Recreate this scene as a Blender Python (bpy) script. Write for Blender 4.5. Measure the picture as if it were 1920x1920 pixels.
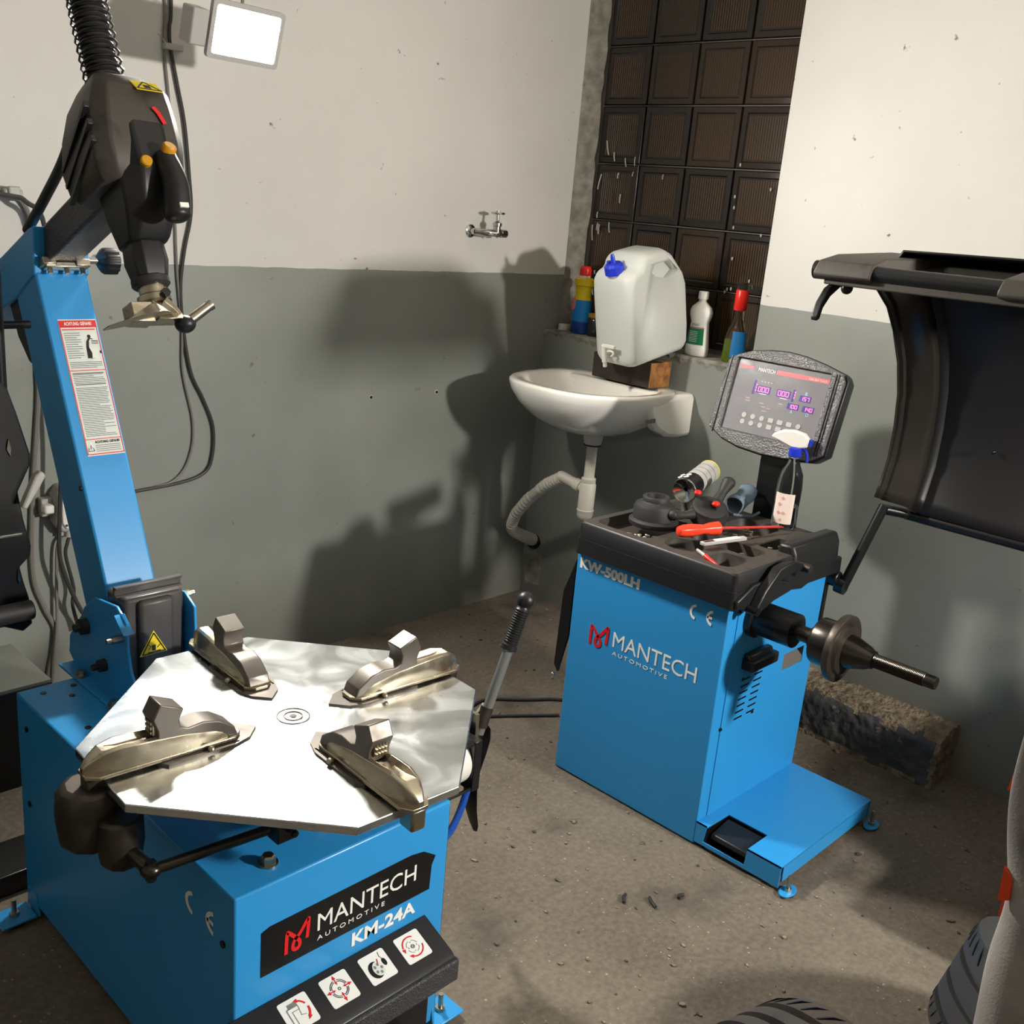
import bpy, bmesh, math, random
from mathutils import Matrix, Vector
from math import pi, sin, cos, radians
random.seed(7)
sc = bpy.context.scene
for o in list(bpy.data.objects): bpy.data.objects.remove(o, do_unlink=True)
COL = sc.collection
# ------------------------------------------------------------------ camera
pitch, roll, yaw = radians(16.4876), radians(5.0863), radians(46.8876)
fw = Vector((sin(yaw)*cos(pitch), cos(yaw)*cos(pitch), -sin(pitch)))
rt = Vector((cos(yaw), -sin(yaw), 0)); up = rt.cross(fw)
r2 = cos(roll)*rt + sin(roll)*up; u2 = -sin(roll)*rt + cos(roll)*up
cam = bpy.data.objects.new('camera', bpy.data.cameras.new('camera'))
cam.data.sensor_width = 36; cam.data.lens = 36*1919.5/1920; cam.data.clip_start = .02
cam.matrix_world = Matrix((( r2.x, u2.x, -fw.x, 0), (r2.y, u2.y, -fw.y, 0), (r2.z, u2.z, -fw.z, 1.5), (0,0,0,1)))
COL.objects.link(cam); sc.camera = cam
# ------------------------------------------------------------------ world, exposure
w = bpy.data.worlds.new('world'); sc.world = w; w.use_nodes = True
w.node_tree.nodes['Background'].inputs[0].default_value = (.25, .3, .4, 1)
w.node_tree.nodes['Background'].inputs[1].default_value = .02
sc.view_settings.view_transform = 'Standard'; sc.view_settings.look = 'None'
sc.view_settings.gamma = 1; sc.view_settings.use_curve_mapping = False
sc.view_settings.exposure = 0.0
LAMP_LEFT = 1000.0      # emission strength of the floodlight in view
LAMP_RIGHT = 1450.0    # emission strength of the floodlight by the near wall
# lamp panes: position, direction they face
L1, D1 = Vector((1.434, 2.35, 1.841)), Vector((.06, -.96, -.27)).normalized()
L2, D2 = Vector((2.28, -1.30, 1.74)), Vector((-.60, .72, -.34)).normalized()

# ------------------------------------------------------------------ materials
def lin(c): return tuple((v/255/12.92 if v/255 <= .04045 else ((v/255+.055)/1.055)**2.4) for v in c)
def mat(name, rgb, rough=.5, metal=0, bump=None, var=None, coat=0, emis=None, trans=0, ior=1.45, rvar=None, spec=None, alpha=None):
    m = bpy.data.materials.new(name); m.use_nodes = True
    nt = m.node_tree; N = nt.nodes; Lk = nt.links; b = N['Principled BSDF']
    c = lin(rgb)
    b.inputs['Base Color'].default_value = (*c, 1); b.inputs['Roughness'].default_value = rough
    b.inputs['Metallic'].default_value = metal; b.inputs['IOR'].default_value = ior
    if coat: b.inputs['Coat Weight'].default_value = coat; b.inputs['Coat Roughness'].default_value = .15
    if spec is not None: b.inputs['Specular IOR Level'].default_value = spec
    if trans: b.inputs['Transmission Weight'].default_value = trans
    if emis: b.inputs['Emission Color'].default_value = (*lin(emis[0]), 1); b.inputs['Emission Strength'].default_value = emis[1]
    tc = N.new('ShaderNodeTexCoord') if (bump or var or rvar) else None
    def noise(scale, detail=6):
        n = N.new('ShaderNodeTexNoise'); n.inputs['Scale'].default_value = scale; n.inputs['Detail'].default_value = detail
        Lk.new(tc.outputs['Object'], n.inputs['Vector']); return n
    if bump:
        n = noise(bump[0], bump[2] if len(bump) > 2 else 4); bp = N.new('ShaderNodeBump'); bp.inputs['Strength'].default_value = bump[1]
        bp.inputs['Distance'].default_value = .002 if len(bump) < 4 else bump[3]
        Lk.new(n.outputs['Fac'], bp.inputs['Height']); Lk.new(bp.outputs[0], b.inputs['Normal'])
    if var:
        n = noise(var[0]); r = N.new('ShaderNodeValToRGB'); c2 = lin(var[1])
        r.color_ramp.elements[0].color = (*c2, 1); r.color_ramp.elements[1].color = (*c, 1)
        r.color_ramp.elements[0].position = var[2] if len(var) > 2 else .35; r.color_ramp.elements[1].position = var[3] if len(var) > 3 else .6
        Lk.new(n.outputs['Fac'], r.inputs['Fac']); Lk.new(r.outputs[0], b.inputs['Base Color'])
    if rvar:
        n = noise(rvar[0]); mr = N.new('ShaderNodeMapRange'); mr.inputs['To Min'].default_value = rvar[1]; mr.inputs['To Max'].default_value = rvar[2]
        mr.inputs['From Min'].default_value = .3; mr.inputs['From Max'].default_value = .7
        Lk.new(n.outputs['Fac'], mr.inputs['Value']); Lk.new(mr.outputs[0], b.inputs['Roughness'])
    return m
def wall_mat():
    # white plaster above, grey oil paint below 1.273 m
    m = bpy.data.materials.new('two_tone_wall_paint'); m.use_nodes = True; nt = m.node_tree; N = nt.nodes; L = nt.links; b = N['Principled BSDF']
    g = N.new('ShaderNodeNewGeometry'); sx = N.new('ShaderNodeSeparateXYZ'); L.new(g.outputs['Position'], sx.inputs[0])
    n0 = N.new('ShaderNodeTexNoise'); n0.inputs['Scale'].default_value = 14; L.new(g.outputs['Position'], n0.inputs['Vector'])
    ad = N.new('ShaderNodeMath'); ad.operation = 'MULTIPLY_ADD'; ad.inputs[1].default_value = .008; L.new(n0.outputs['Fac'], ad.inputs[0]); L.new(sx.outputs['Z'], ad.inputs[2])
    gt = N.new('ShaderNodeMath'); gt.operation = 'GREATER_THAN'; gt.inputs[1].default_value = 1.277; L.new(ad.outputs[0], gt.inputs[0])
    def ramp(scale, c1, c2, p1, p2, det=8):
        n = N.new('ShaderNodeTexNoise'); n.inputs['Scale'].default_value = scale; n.inputs['Detail'].default_value = det; L.new(g.outputs['Position'], n.inputs['Vector'])
        r = N.new('ShaderNodeValToRGB'); r.color_ramp.elements[0].color = (*lin(c1), 1); r.color_ramp.elements[1].color = (*lin(c2), 1)
        r.color_ramp.elements[0].position = p1; r.color_ramp.elements[1].position = p2; L.new(n.outputs['Fac'], r.inputs[0]); return r
    wh = ramp(1.6, (196, 193, 187), (206, 203, 197), .35, .65)
    gr = ramp(2.3, (124, 127, 121), (136, 139, 133), .35, .65)
    sp = N.new('ShaderNodeTexNoise'); sp.inputs['Scale'].default_value = 34; sp.inputs['Detail'].default_value = 2; L.new(g.outputs['Position'], sp.inputs['Vector'])
    st = N.new('ShaderNodeMapRange'); st.inputs['From Min'].default_value = .74; st.inputs['From Max'].default_value = .80; L.new(sp.outputs['Fac'], st.inputs[0])
    mx = N.new('ShaderNodeMix'); mx.data_type = 'RGBA'; L.new(gt.outputs[0], mx.inputs[0]); L.new(gr.outputs[0], mx.inputs[6]); L.new(wh.outputs[0], mx.inputs[7])
    m2 = N.new('ShaderNodeMix'); m2.data_type = 'RGBA'; L.new(st.outputs[0], m2.inputs[0]); L.new(mx.outputs[2], m2.inputs[6]); m2.inputs[7].default_value = (*lin((104, 96, 84)), 1)
    # mottled brownish tone, stronger towards the floor
    dn = N.new('ShaderNodeTexNoise'); dn.inputs['Scale'].default_value = 3; dn.inputs['Detail'].default_value = 9; L.new(g.outputs['Position'], dn.inputs['Vector'])
    dz = N.new('ShaderNodeMapRange'); dz.inputs['From Min'].default_value = .35; dz.inputs['From Max'].default_value = 0; L.new(sx.outputs['Z'], dz.inputs[0])
    dm = N.new('ShaderNodeMath'); dm.operation = 'MULTIPLY'; L.new(dn.outputs['Fac'], dm.inputs[0]); L.new(dz.outputs[0], dm.inputs[1])
    m3 = N.new('ShaderNodeMix'); m3.data_type = 'RGBA'; L.new(dm.outputs[0], m3.inputs[0]); L.new(m2.outputs[2], m3.inputs[6]); m3.inputs[7].default_value = (*lin((84, 78, 66)), 1)
    L.new(m3.outputs[2], b.inputs['Base Color'])
    rr = N.new('ShaderNodeMapRange'); rr.inputs['To Min'].default_value = .42; rr.inputs['To Max'].default_value = .55; L.new(gt.outputs[0], rr.inputs[0]); L.new(rr.outputs[0], b.inputs['Roughness'])
    bn = N.new('ShaderNodeTexNoise'); bn.inputs['Scale'].default_value = 9; bn.inputs['Detail'].default_value = 8; L.new(g.outputs['Position'], bn.inputs['Vector'])
    bp = N.new('ShaderNodeBump'); bp.inputs['Strength'].default_value = .35; bp.inputs['Distance'].default_value = .006; L.new(bn.outputs['Fac'], bp.inputs['Height']); L.new(bp.outputs[0], b.inputs['Normal'])
    return m
def floor_mat():
    m = bpy.data.materials.new('worn_concrete_floor'); m.use_nodes = True; nt = m.node_tree; N = nt.nodes; L = nt.links; b = N['Principled BSDF']
    g = N.new('ShaderNodeNewGeometry')
    def nz(s, d=8, ro=.6):
        n = N.new('ShaderNodeTexNoise'); n.inputs['Scale'].default_value = s; n.inputs['Detail'].default_value = d; n.inputs['Roughness'].default_value = ro
        L.new(g.outputs['Position'], n.inputs['Vector']); return n
    def rp(src, els):
        r = N.new('ShaderNodeValToRGB'); e = r.color_ramp.elements
        while len(e) < len(els): e.new(.5)
        for k, (p, c) in enumerate(els): e[k].position = p; e[k].color = (*lin(c), 1)
        L.new(src.outputs['Fac'], r.inputs[0]); return r
    big = rp(nz(1.7, 10, .65), [(.3, (66, 56, 47)), (.45, (92, 82, 70)), (.58, (110, 100, 87)), (.72, (126, 118, 105))])
    fine = rp(nz(70, 4), [(.35, (84, 76, 66)), (.65, (122, 113, 100))])
    mx = N.new('ShaderNodeMix'); mx.data_type = 'RGBA'; mx.inputs[0].default_value = .45; L.new(big.outputs[0], mx.inputs[6]); L.new(fine.outputs[0], mx.inputs[7])
    sp = N.new('ShaderNodeTexVoronoi'); sp.inputs['Scale'].default_value = 46; L.new(g.outputs['Position'], sp.inputs['Vector'])
    n2 = nz(5, 3); mm = N.new('ShaderNodeMath'); mm.operation = 'MULTIPLY_ADD'; mm.inputs[1].default_value = -.3; L.new(n2.outputs['Fac'], mm.inputs[0]); mm.inputs[2].default_value = .235
    lt = N.new('ShaderNodeMath'); lt.operation = 'LESS_THAN'; L.new(sp.outputs['Distance'], lt.inputs[0]); L.new(mm.outputs[0], lt.inputs[1])
    m2 = N.new('ShaderNodeMix'); m2.data_type = 'RGBA'; L.new(lt.outputs[0], m2.inputs[0]); L.new(mx.outputs[2], m2.inputs[6]); m2.inputs[7].default_value = (*lin((150, 140, 124)), 1)
    # oil stains
    n3 = nz(2.6, 6); s3 = N.new('ShaderNodeMapRange'); s3.inputs['From Min'].default_value = .56; s3.inputs['From Max'].default_value = .74; L.new(n3.outputs['Fac'], s3.inputs[0])
    m3 = N.new('ShaderNodeMix'); m3.data_type = 'RGBA'; L.new(s3.outputs[0], m3.inputs[0]); L.new(m2.outputs[2], m3.inputs[6]); m3.inputs[7].default_value = (*lin((52, 46, 40)), 1)
    L.new(m3.outputs[2], b.inputs['Base Color'])
    b.inputs['Roughness'].default_value = .72
    bn = nz(26, 8, .7); bp = N.new('ShaderNodeBump'); bp.inputs['Strength'].default_value = .7; bp.inputs['Distance'].default_value = .006; L.new(bn.outputs['Fac'], bp.inputs['Height']); L.new(bp.outputs[0], b.inputs['Normal'])
    return m
def table_mat():
    # brushed steel with fine scratches in many directions
    m = bpy.data.materials.new('scratched_steel'); m.use_nodes = True; nt = m.node_tree; N = nt.nodes; L = nt.links; b = N['Principled BSDF']
    b.inputs['Base Color'].default_value = (.66, .69, .70, 1); b.inputs['Metallic'].default_value = 1
    tc = N.new('ShaderNodeTexCoord')
    def nz(sc_, det, dist=0):
        n = N.new('ShaderNodeTexNoise'); n.inputs['Scale'].default_value = sc_; n.inputs['Detail'].default_value = det; n.inputs['Distortion'].default_value = dist
        L.new(tc.outputs['Object'], n.inputs['Vector']); return n
    a = nz(7, 5, 1.5); mr = N.new('ShaderNodeMapRange'); mr.inputs['From Min'].default_value = .35; mr.inputs['From Max'].default_value = .65; mr.inputs['To Min'].default_value = .17; mr.inputs['To Max'].default_value = .33
    L.new(a.outputs['Fac'], mr.inputs[0]); L.new(mr.outputs[0], b.inputs['Roughness'])
    hs = []
    for ang, s_ in ((20, 60), (75, 48), (140, 70)):
        mp = N.new('ShaderNodeMapping'); mp.inputs['Rotation'].default_value = (0, 0, radians(ang)); mp.inputs['Scale'].default_value = (2.2, s_, 3); L.new(tc.outputs['Object'], mp.inputs[0])
        n = N.new('ShaderNodeTexNoise'); n.inputs['Scale'].default_value = 6; n.inputs['Detail'].default_value = 6; n.inputs['Distortion'].default_value = .6; L.new(mp.outputs[0], n.inputs['Vector']); hs.append(n)
    c = N.new('ShaderNodeMath'); c.operation = 'ADD'; L.new(hs[0].outputs['Fac'], c.inputs[0]); L.new(hs[1].outputs['Fac'], c.inputs[1])
    d = N.new('ShaderNodeMath'); d.operation = 'ADD'; L.new(c.outputs[0], d.inputs[0]); L.new(hs[2].outputs['Fac'], d.inputs[1])
    bp = N.new('ShaderNodeBump'); bp.inputs['Strength'].default_value = .10; bp.inputs['Distance'].default_value = .0006; L.new(d.outputs[0], bp.inputs['Height']); L.new(bp.outputs[0], b.inputs['Normal'])
    return m
WALL, FLOOR, STEEL = wall_mat(), floor_mat(), table_mat()
BLUE = mat('blue_powder_coat', (42, 138, 202), .32, bump=(420, .12, 2, .0006))
BLUE2 = mat('blue_sheet_paint', (42, 138, 202), .38, bump=(300, .06, 2, .0005))
BLACKP = mat('black_moulded_plastic', (24, 24, 26), .42, bump=(500, .15, 2, .0005))
DUSTY = mat('dusty_black_plastic', (40, 38, 37), .55, var=(30, (62, 57, 52), .55, .75))
BLACKM = mat('black_satin_metal', (20, 20, 22), .3)
BLACKG = mat('black_textured_paint', (58, 58, 61), .33, bump=(300, 1, 3, .003))
CONSOLEP = mat('hammered_paint_lamp_sheen', (104, 103, 104), .26, .35, bump=(210, 1, 2, .004))  # base lightened to carry the lamp's reflection on the black frame
GREYCOVER = mat('grey_brown_plastic_cover', (64, 60, 58), .42)
RUBBER = mat('black_rubber', (38, 37, 37), .6)
DARKIRON = mat('dark_cast_iron', (72, 66, 60), .45, .75, rvar=(40, .3, .55))
JAWDARK = mat('grey_phosphate_jaw', (98, 92, 86), .42, .55, rvar=(30, .32, .5))
JAWSTEEL = mat('yellowish_pressed_steel', (186, 176, 156), .26, .95, rvar=(25, .16, .34))
SHAFT = mat('blackened_steel_shaft', (66, 62, 56), .28, .9)
CHROME = mat('chrome', (200, 200, 198), .14, 1)
ZINC = mat('zinc_plated_steel', (176, 168, 150), .3, 1)
GREYPL = mat('light_grey_plastic', (170, 168, 164), .45)
WHITEPL = mat('white_plastic', (225, 223, 216), .4)
CERAMIC = mat('white_glazed_ceramic', (232, 228, 220), .08, coat=.6)
PIPEPL = mat('grey_white_pipe_plastic', (196, 190, 178), .42)
MORTAR = mat('grey_mortar', (118, 116, 110), .8, bump=(60, .5))
PLASTER = mat('rough_plaster', (150, 146, 138), .85, bump=(40, .8, 6, .006), var=(25, (112, 106, 96), .35, .7))
CONCRETE = mat('raw_concrete', (138, 124, 104), .9, bump=(60, 1, 8, .02), var=(30, (96, 84, 70), .35, .65))
KERBPAINT = mat('chipped_dark_grey_paint', (66, 67, 69), .6, bump=(22, 1, 8, .012), var=(30, (104, 92, 76), .24, .34))
CANPL = mat('milky_translucent_plastic', (222, 224, 218), .38, trans=.28, ior=1.3)
BLUEPL = mat('blue_plastic', (34, 54, 190), .3)
RED = mat('red_plastic', (222, 34, 26), .32)
REDORANGE = mat('orange_red_plastic', (230, 62, 34), .3)
YELLOW = mat('yellow_plastic', (214, 186, 20), .4)
AMBER = mat('amber_button', (196, 140, 20), .4)
WOODD = mat('dark_stained_timber', (58, 42, 32), .65, bump=(30, .5), var=(20, (34, 26, 22), .4, .7))
WOODC = mat('sawn_timber_end', (160, 108, 58), .75, bump=(60, .6), var=(35, (110, 70, 36), .35, .6))
WHITEDECAL = mat('white_decal', (226, 226, 222), .5)
LABELP = mat('label_paper', (206, 212, 208), .4)
REDDECAL = mat('red_decal', (206, 26, 30), .45)
BLACKDECAL = mat('black_decal', (12, 12, 13), .35)
GREYDECAL = mat('grey_print', (120, 122, 122), .5)
YDECAL = mat('yellow_warning_decal', (226, 200, 30), .4)
SCREEN = mat('screen_overlay_film', (128, 126, 130), .2, bump=(9, .8, 3, .006))
LED = mat('lit_red_digits', (255, 60, 120), .4, emis=((255, 130, 170), 2.2))
LEDBACK = mat('digit_window', (60, 40, 120), .3, emis=((60, 40, 130), .35))
LEDBLUE = mat('pale_blue_print', (150, 205, 235), .4)
CLEAR = mat('clear_plastic', (235, 240, 242), .04, trans=1, ior=1.2)
LIQUID = mat('clear_liquid', (225, 235, 240), .02, trans=1, ior=1.33)
GREENLIQ = mat('green_liquid', (150, 176, 40), .25, trans=.35)
GREENLAB = mat('green_label', (14, 110, 70), .4)
BLUELAB = mat('blue_label', (26, 110, 170), .35)
NAVY = mat('navy_bottle_plastic', (24, 56, 128), .3)
CLOTH = mat('pale_grey_work_cloth', (184, 180, 172), .9, bump=(350, .5, 2, .001), var=(5, (104, 98, 100), .35, .7))
ORANGE = mat('orange_fabric', (226, 74, 28), .8)
TYRE = mat('tyre_rubber', (46, 46, 48), .62, bump=(220, .25))
TYREDUST = mat('dusty_tyre_rubber', (70, 62, 56), .75, var=(12, (48, 45, 43), .35, .65))
CABLE = mat('dark_grey_cable', (58, 56, 54), .5)
CABLEL = mat('light_grey_cable', (120, 116, 110), .5)
GLOVEG = mat('blue_grey_rag', (104, 122, 138), .85, bump=(120, .5))
OCHRE = mat('ochre_leather', (196, 140, 70), .7)
TEXTL = mat('small_print', (74, 78, 80), .6)
PEBBLE = mat('floor_grit', (140, 128, 110), .85, var=(60, (70, 62, 52), .4, .6))
def glass_block_mat():
    m = mat('amber_glass_block', (40, 30, 24), .16)
    nt = m.node_tree; N = nt.nodes; L = nt.links; b = N['Principled BSDF']
    oi = N.new('ShaderNodeObjectInfo'); r = N.new('ShaderNodeValToRGB'); e = r.color_ramp.elements
    e[0].color = (*lin((30, 24, 22)), 1); e[1].color = (*lin((48, 36, 26)), 1); L.new(oi.outputs['Random'], r.inputs[0]); L.new(r.outputs[0], b.inputs['Base Color'])
    return m
GLASSB = glass_block_mat()
GLASSRIB = mat('glass_rib_backlight', (82, 58, 32), .2)  # amber of outside light coming through, put into the rib colour

# ------------------------------------------------------------------ mesh helpers
ORG = {}          # world origin of every object (all have identity rotation)
def V(*a): return Vector(a)
class B:
    def __init__(s, M=None): s.bm = bmesh.new(); s.M = M or Matrix.Identity(4)
    def v(s, p): return s.bm.verts.new(s.M @ Vector(p))
    def face(s, vs):
        try: return s.bm.faces.new(vs)
        except ValueError: return None
    def box(s, x0, x1, y0, y1, z0, z1, M=None):
        T = M or Matrix.Identity(4)
        vs = [s.v(T @ Vector(p)) for p in [(x0,y0,z0),(x1,y0,z0),(x1,y1,z0),(x0,y1,z0),(x0,y0,z1),(x1,y0,z1),(x1,y1,z1),(x0,y1,z1)]]
        for f in [(0,3,2,1),(4,5,6,7),(0,1,5,4),(1,2,6,5),(2,3,7,6),(3,0,4,7)]: s.face([vs[i] for i in f])
        return s
    def loft(s, rings, cap=True, closed=True, wrap=False):
        R = [[s.v(p) for p in r] for r in rings]; n = len(R[0])
        pairs = list(zip(R, R[1:])) + ([(R[-1], R[0])] if wrap else [])
        for a, b in pairs:
            for i in range(n if closed else n-1):
                j = (i+1) % n; s.face([a[i], a[j], b[j], b[i]])
        if cap and not wrap: s.face(R[0][::-1]); s.face(R[-1])
        return s
    def prism(s, pts, f, a, b):       # f(u, v, w) -> 3D point
        return s.loft([[f(u, v, a) for u, v in pts], [f(u, v, b) for u, v in pts]])
    def prism_xz(s, pts, y0, y1): return s.prism(pts, lambda u, v, w: (u, w, v), y0, y1)
    def prism_yz(s, pts, x0, x1): return s.prism(pts, lambda u, v, w: (w, u, v), x0, x1)
    def prism_xy(s, pts, z0, z1): return s.prism(pts, lambda u, v, w: (u, v, w), z0, z1)
    def frame(s, d):
        d = Vector(d).normalized(); a = Vector((0,0,1)) if abs(d.z) < .9 else Vector((1,0,0))
        u = d.cross(a).normalized(); return u, u.cross(d).normalized()
    def lathe(s, o, d, prof, n=24, sx=1, sy=1, u=None, cap=True, a0=0):
        o = Vector(o); d = Vector(d).normalized()
        if u is None: U, W = s.frame(d)
        else: U = Vector(u).normalized(); W = U.cross(d).normalized()
        rings = [[o + d*h + U*(max(r, 1e-5)*sx*cos(a0+2*pi*k/n)) + W*(max(r, 1e-5)*sy*sin(a0+2*pi*k/n)) for k in range(n)] for r, h in prof]
        return s.loft(rings, cap)
    def cyl(s, p, q, r, r1=None, n=20, a0=0):
        p, q = Vector(p), Vector(q); return s.lathe(p, q-p, [(r, 0), (r if r1 is None else r1, (q-p).length)], n, a0=a0)
    def ring(s, o, d, R, r, n=32, m=10):     # torus
        o = Vector(o); U, W = s.frame(d); d = Vector(d).normalized(); rings = []
        for k in range(n):
            a = 2*pi*k/n; e = U*cos(a)+W*sin(a)
            rings.append([o + e*(R+r*cos(2*pi*j/m)) + d*(r*sin(2*pi*j/m)) for j in range(m)])
        return s.loft(rings, wrap=True)
    def tube(s, pts, r, n=8, smooth=6, cap=True, rs=None):
        P = [Vector(p) for p in pts]
        if smooth > 1 and len(P) > 2:
            Q = []; E = [P[0]*2-P[1]] + P + [P[-1]*2-P[-2]]; RR = []
            for i in range(1, len(E)-2):
                for k in range(smooth):
                    t = k/smooth; a, b, c, d = E[i-1], E[i], E[i+1], E[i+2]
                    Q.append(.5*((2*b)+(-a+c)*t+(2*a-5*b+4*c-d)*t*t+(-a+3*b-3*c+d)*t*t*t))
                    if rs: RR.append(rs[i-1]*(1-t)+rs[i]*t)
            Q.append(P[-1]); P = Q
            if rs: rs = RR + [rs[-1]]
        U = None; rings = []
        for i, p in enumerate(P):
            d = (P[min(i+1, len(P)-1)] - P[max(i-1, 0)]).normalized()
            if U is None: U, W = s.frame(d)
            U = (U - d*U.dot(d)).normalized(); W = U.cross(d)
            rr = rs[i] if rs else r
            rings.append([p + U*(rr*cos(2*pi*k/n)) + W*(rr*sin(2*pi*k/n)) for k in range(n)])
        return s.loft(rings, cap)
    def ell(s, c, r, n=16, m=10, T=None):
        c = Vector(c); T = T or Matrix.Identity(3); rings = []
        for j in range(m+1):
            a = pi*j/m; q = max(sin(a), 1e-4)
            rings.append([c + T @ Vector((r[0]*q*cos(2*pi*k/n), r[1]*q*sin(2*pi*k/n), -r[2]*cos(a))) for k in range(n)])
        return s.loft(rings)
    def band(s, pts, wdt, side, thick):      # flat ribbon: pts path, side dir = width, thick = vector
        side = Vector(side)*wdt/2; th = Vector(thick)
        return s.loft([[Vector(p)-side, Vector(p)+side, Vector(p)+side+th, Vector(p)-side+th] for p in pts])
    def curve_mesh(s, cu, O, R, U, fit, depth):
        ob = bpy.data.objects.new('tmp', cu); me = bpy.data.meshes.new_from_object(ob); bpy.data.objects.remove(ob)
        R, U, O = Vector(R), Vector(U), Vector(O); Nn = R.cross(U).normalized()
        if fit:
            xs = [v.co.x for v in me.vertices]; ys = [v.co.y for v in me.vertices]
            x0, y0 = min(xs), min(ys); kx = 1/(max(xs)-x0); ky = 1/(max(ys)-y0)
        else: x0 = y0 = 0; kx = ky = 1
        vs = [s.v(O + R*((v.co.x-x0)*kx) + U*((v.co.y-y0)*ky) + Nn*v.co.z) for v in me.vertices]
        for p in me.polygons: s.face([vs[i] for i in p.vertices])
        bpy.data.meshes.remove(me); return s
    def text(s, txt, O, R, U, depth=.0008, bold=0, shear=0, space=1):
        cu = bpy.data.curves.new('t', 'FONT'); cu.body = txt; cu.extrude = depth/2; cu.offset = bold; cu.shear = shear; cu.space_character = space; cu.resolution_u = 3
        return s.curve_mesh(cu, O, R, U, True, depth)
    def plate(s, outer, holes, O, R, U, depth):
        cu = bpy.data.curves.new('p', 'CURVE'); cu.dimensions = '2D'; cu.fill_mode = 'BOTH'; cu.extrude = depth/2
        for pts in [outer]+holes:
            sp = cu.splines.new('POLY'); sp.points.add(len(pts)-1); sp.use_cyclic_u = True
            for i, p in enumerate(pts): sp.points[i].co = (p[0], p[1], 0, 1)
        return s.curve_mesh(cu, O, R, U, False, depth)
def rrect(x0, x1, y0, y1, r, n=4):
    o = []
    for cx, cy, a in ((x1-r, y1-r, 0), (x0+r, y1-r, 90), (x0+r, y0+r, 180), (x1-r, y0+r, 270)):
        for k in range(n+1): t = radians(a+90*k/n); o.append((cx+r*cos(t), cy+r*sin(t)))
    return o
def circ(cx, cy, r, n=24, ry=None): return [(cx+r*cos(2*pi*k/n), cy+(ry or r)*sin(2*pi*k/n)) for k in range(n)]
def finish(name, b, m, org, bev=0, ang=40, smooth=True, flat=False):
    bmesh.ops.remove_doubles(b.bm, verts=b.bm.verts, dist=1e-6)
    bmesh.ops.recalc_face_normals(b.bm, faces=b.bm.faces)
    me = bpy.data.meshes.new(name); 
    bmesh.ops.translate(b.bm, verts=b.bm.verts, vec=-org); b.bm.to_mesh(me); b.bm.free()
    if isinstance(m, (list, tuple)):
        for q in m: me.materials.append(q)
    else: me.materials.append(m)
    if not flat: me.shade_smooth(); me.set_sharp_from_angle(angle=radians(ang))
    o = bpy.data.objects.new(name, me); COL.objects.link(o)
    if bev:
        md = o.modifiers.new('bevel', 'BEVEL'); md.width = bev; md.segments = 2; md.limit_method = 'ANGLE'; md.angle_limit = radians(35)
    return o
def thing(name, label, cat, loc, group=None):
    o = bpy.data.objects.new(name, None); COL.objects.link(o); o.location = loc; o.empty_display_size = .05
    o['label'] = label; o['category'] = cat
    if group: o['group'] = group
    ORG[o] = Vector(loc); return o
def part(name, b, m, parent, bev=0, label=None, **k):
    org = ORG[parent]; o = finish(name, b, m, org, bev, **k); o.parent = parent; ORG[o] = org
    if label: o['label'] = label
    return o
def solo(name, b, m, label, cat, loc, bev=0, group=None, **k):
    o = finish(name, b, m, Vector(loc), bev, **k); o.location = loc; ORG[o] = Vector(loc)
    o['label'] = label; o['category'] = cat
    if group: o['group'] = group
    return o
def struct(name, b, m, bev=0, parent=None, **k):
    o = finish(name, b, m, Vector((0,0,0)), bev, **k); ORG[o] = Vector((0,0,0))
    if parent: o.parent = parent
    else: o['kind'] = 'structure'
    return o

# ------------------------------------------------------------------ room
XR, YB, ZS = 2.93, 2.66, 1.068        # right wall face, back wall face, window sill height
struct('floor', B().box(-2.2, XR+.3, -3.0, YB+.2, -.1, 0), FLOOR)
struct('ceiling', B().box(-2.2, XR+.3, -3.0, YB+.2, 2.75, 2.85), mat('ceiling_white', (200, 196, 188), .8))
struct('wall_back', B().box(-2.2, XR+.3, YB, YB+.15, 0, 2.75), WALL)
bw = B(); bw.box(XR, XR+.3, 1.745, YB, 0, ZS-.012); bw.box(XR, XR+.3, -3.0, 1.745, 0, 2.75)
struct('wall_right', bw, WALL)
struct('wall_front', B().box(-2.2, XR+.3, -3.1, -3.0, 0, 2.75), WALL)
struct('wall_left', B().box(-2.3, -2.2, -3.0, YB+.15, 0, 2.75), WALL)
# rough sill slab with a crumbled front edge
bs = B(); n = 60; rows = []
for i in range(n+1):
    y = 1.745 + (YB-1.745)*i/n; j = random.uniform(-.006, .004); h = random.uniform(-.004, .002)
    rows.append([(XR+.002+j*.5, y, ZS-.024+random.uniform(-.006, .004)), (XR-.003+j, y, ZS-.006+h), (XR+.010+j, y, ZS+h*.4), (XR+.16, y, ZS), (XR+.16, y, ZS-.02)])
bs.loft(rows); struct('trim_1', bs, PLASTER, flat=True)
# plaster fillet between back wall and window
bf = B(); rows = []
for i in range(46):
    z = ZS + (2.75-ZS)*i/45
    rows.append([(XR+.085, YB, z), (XR+.15, YB-.035-random.uniform(0, .012), z), (XR+.17, YB, z)])
bf.loft(rows); struct('trim_2', bf, PLASTER, flat=True)
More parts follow.
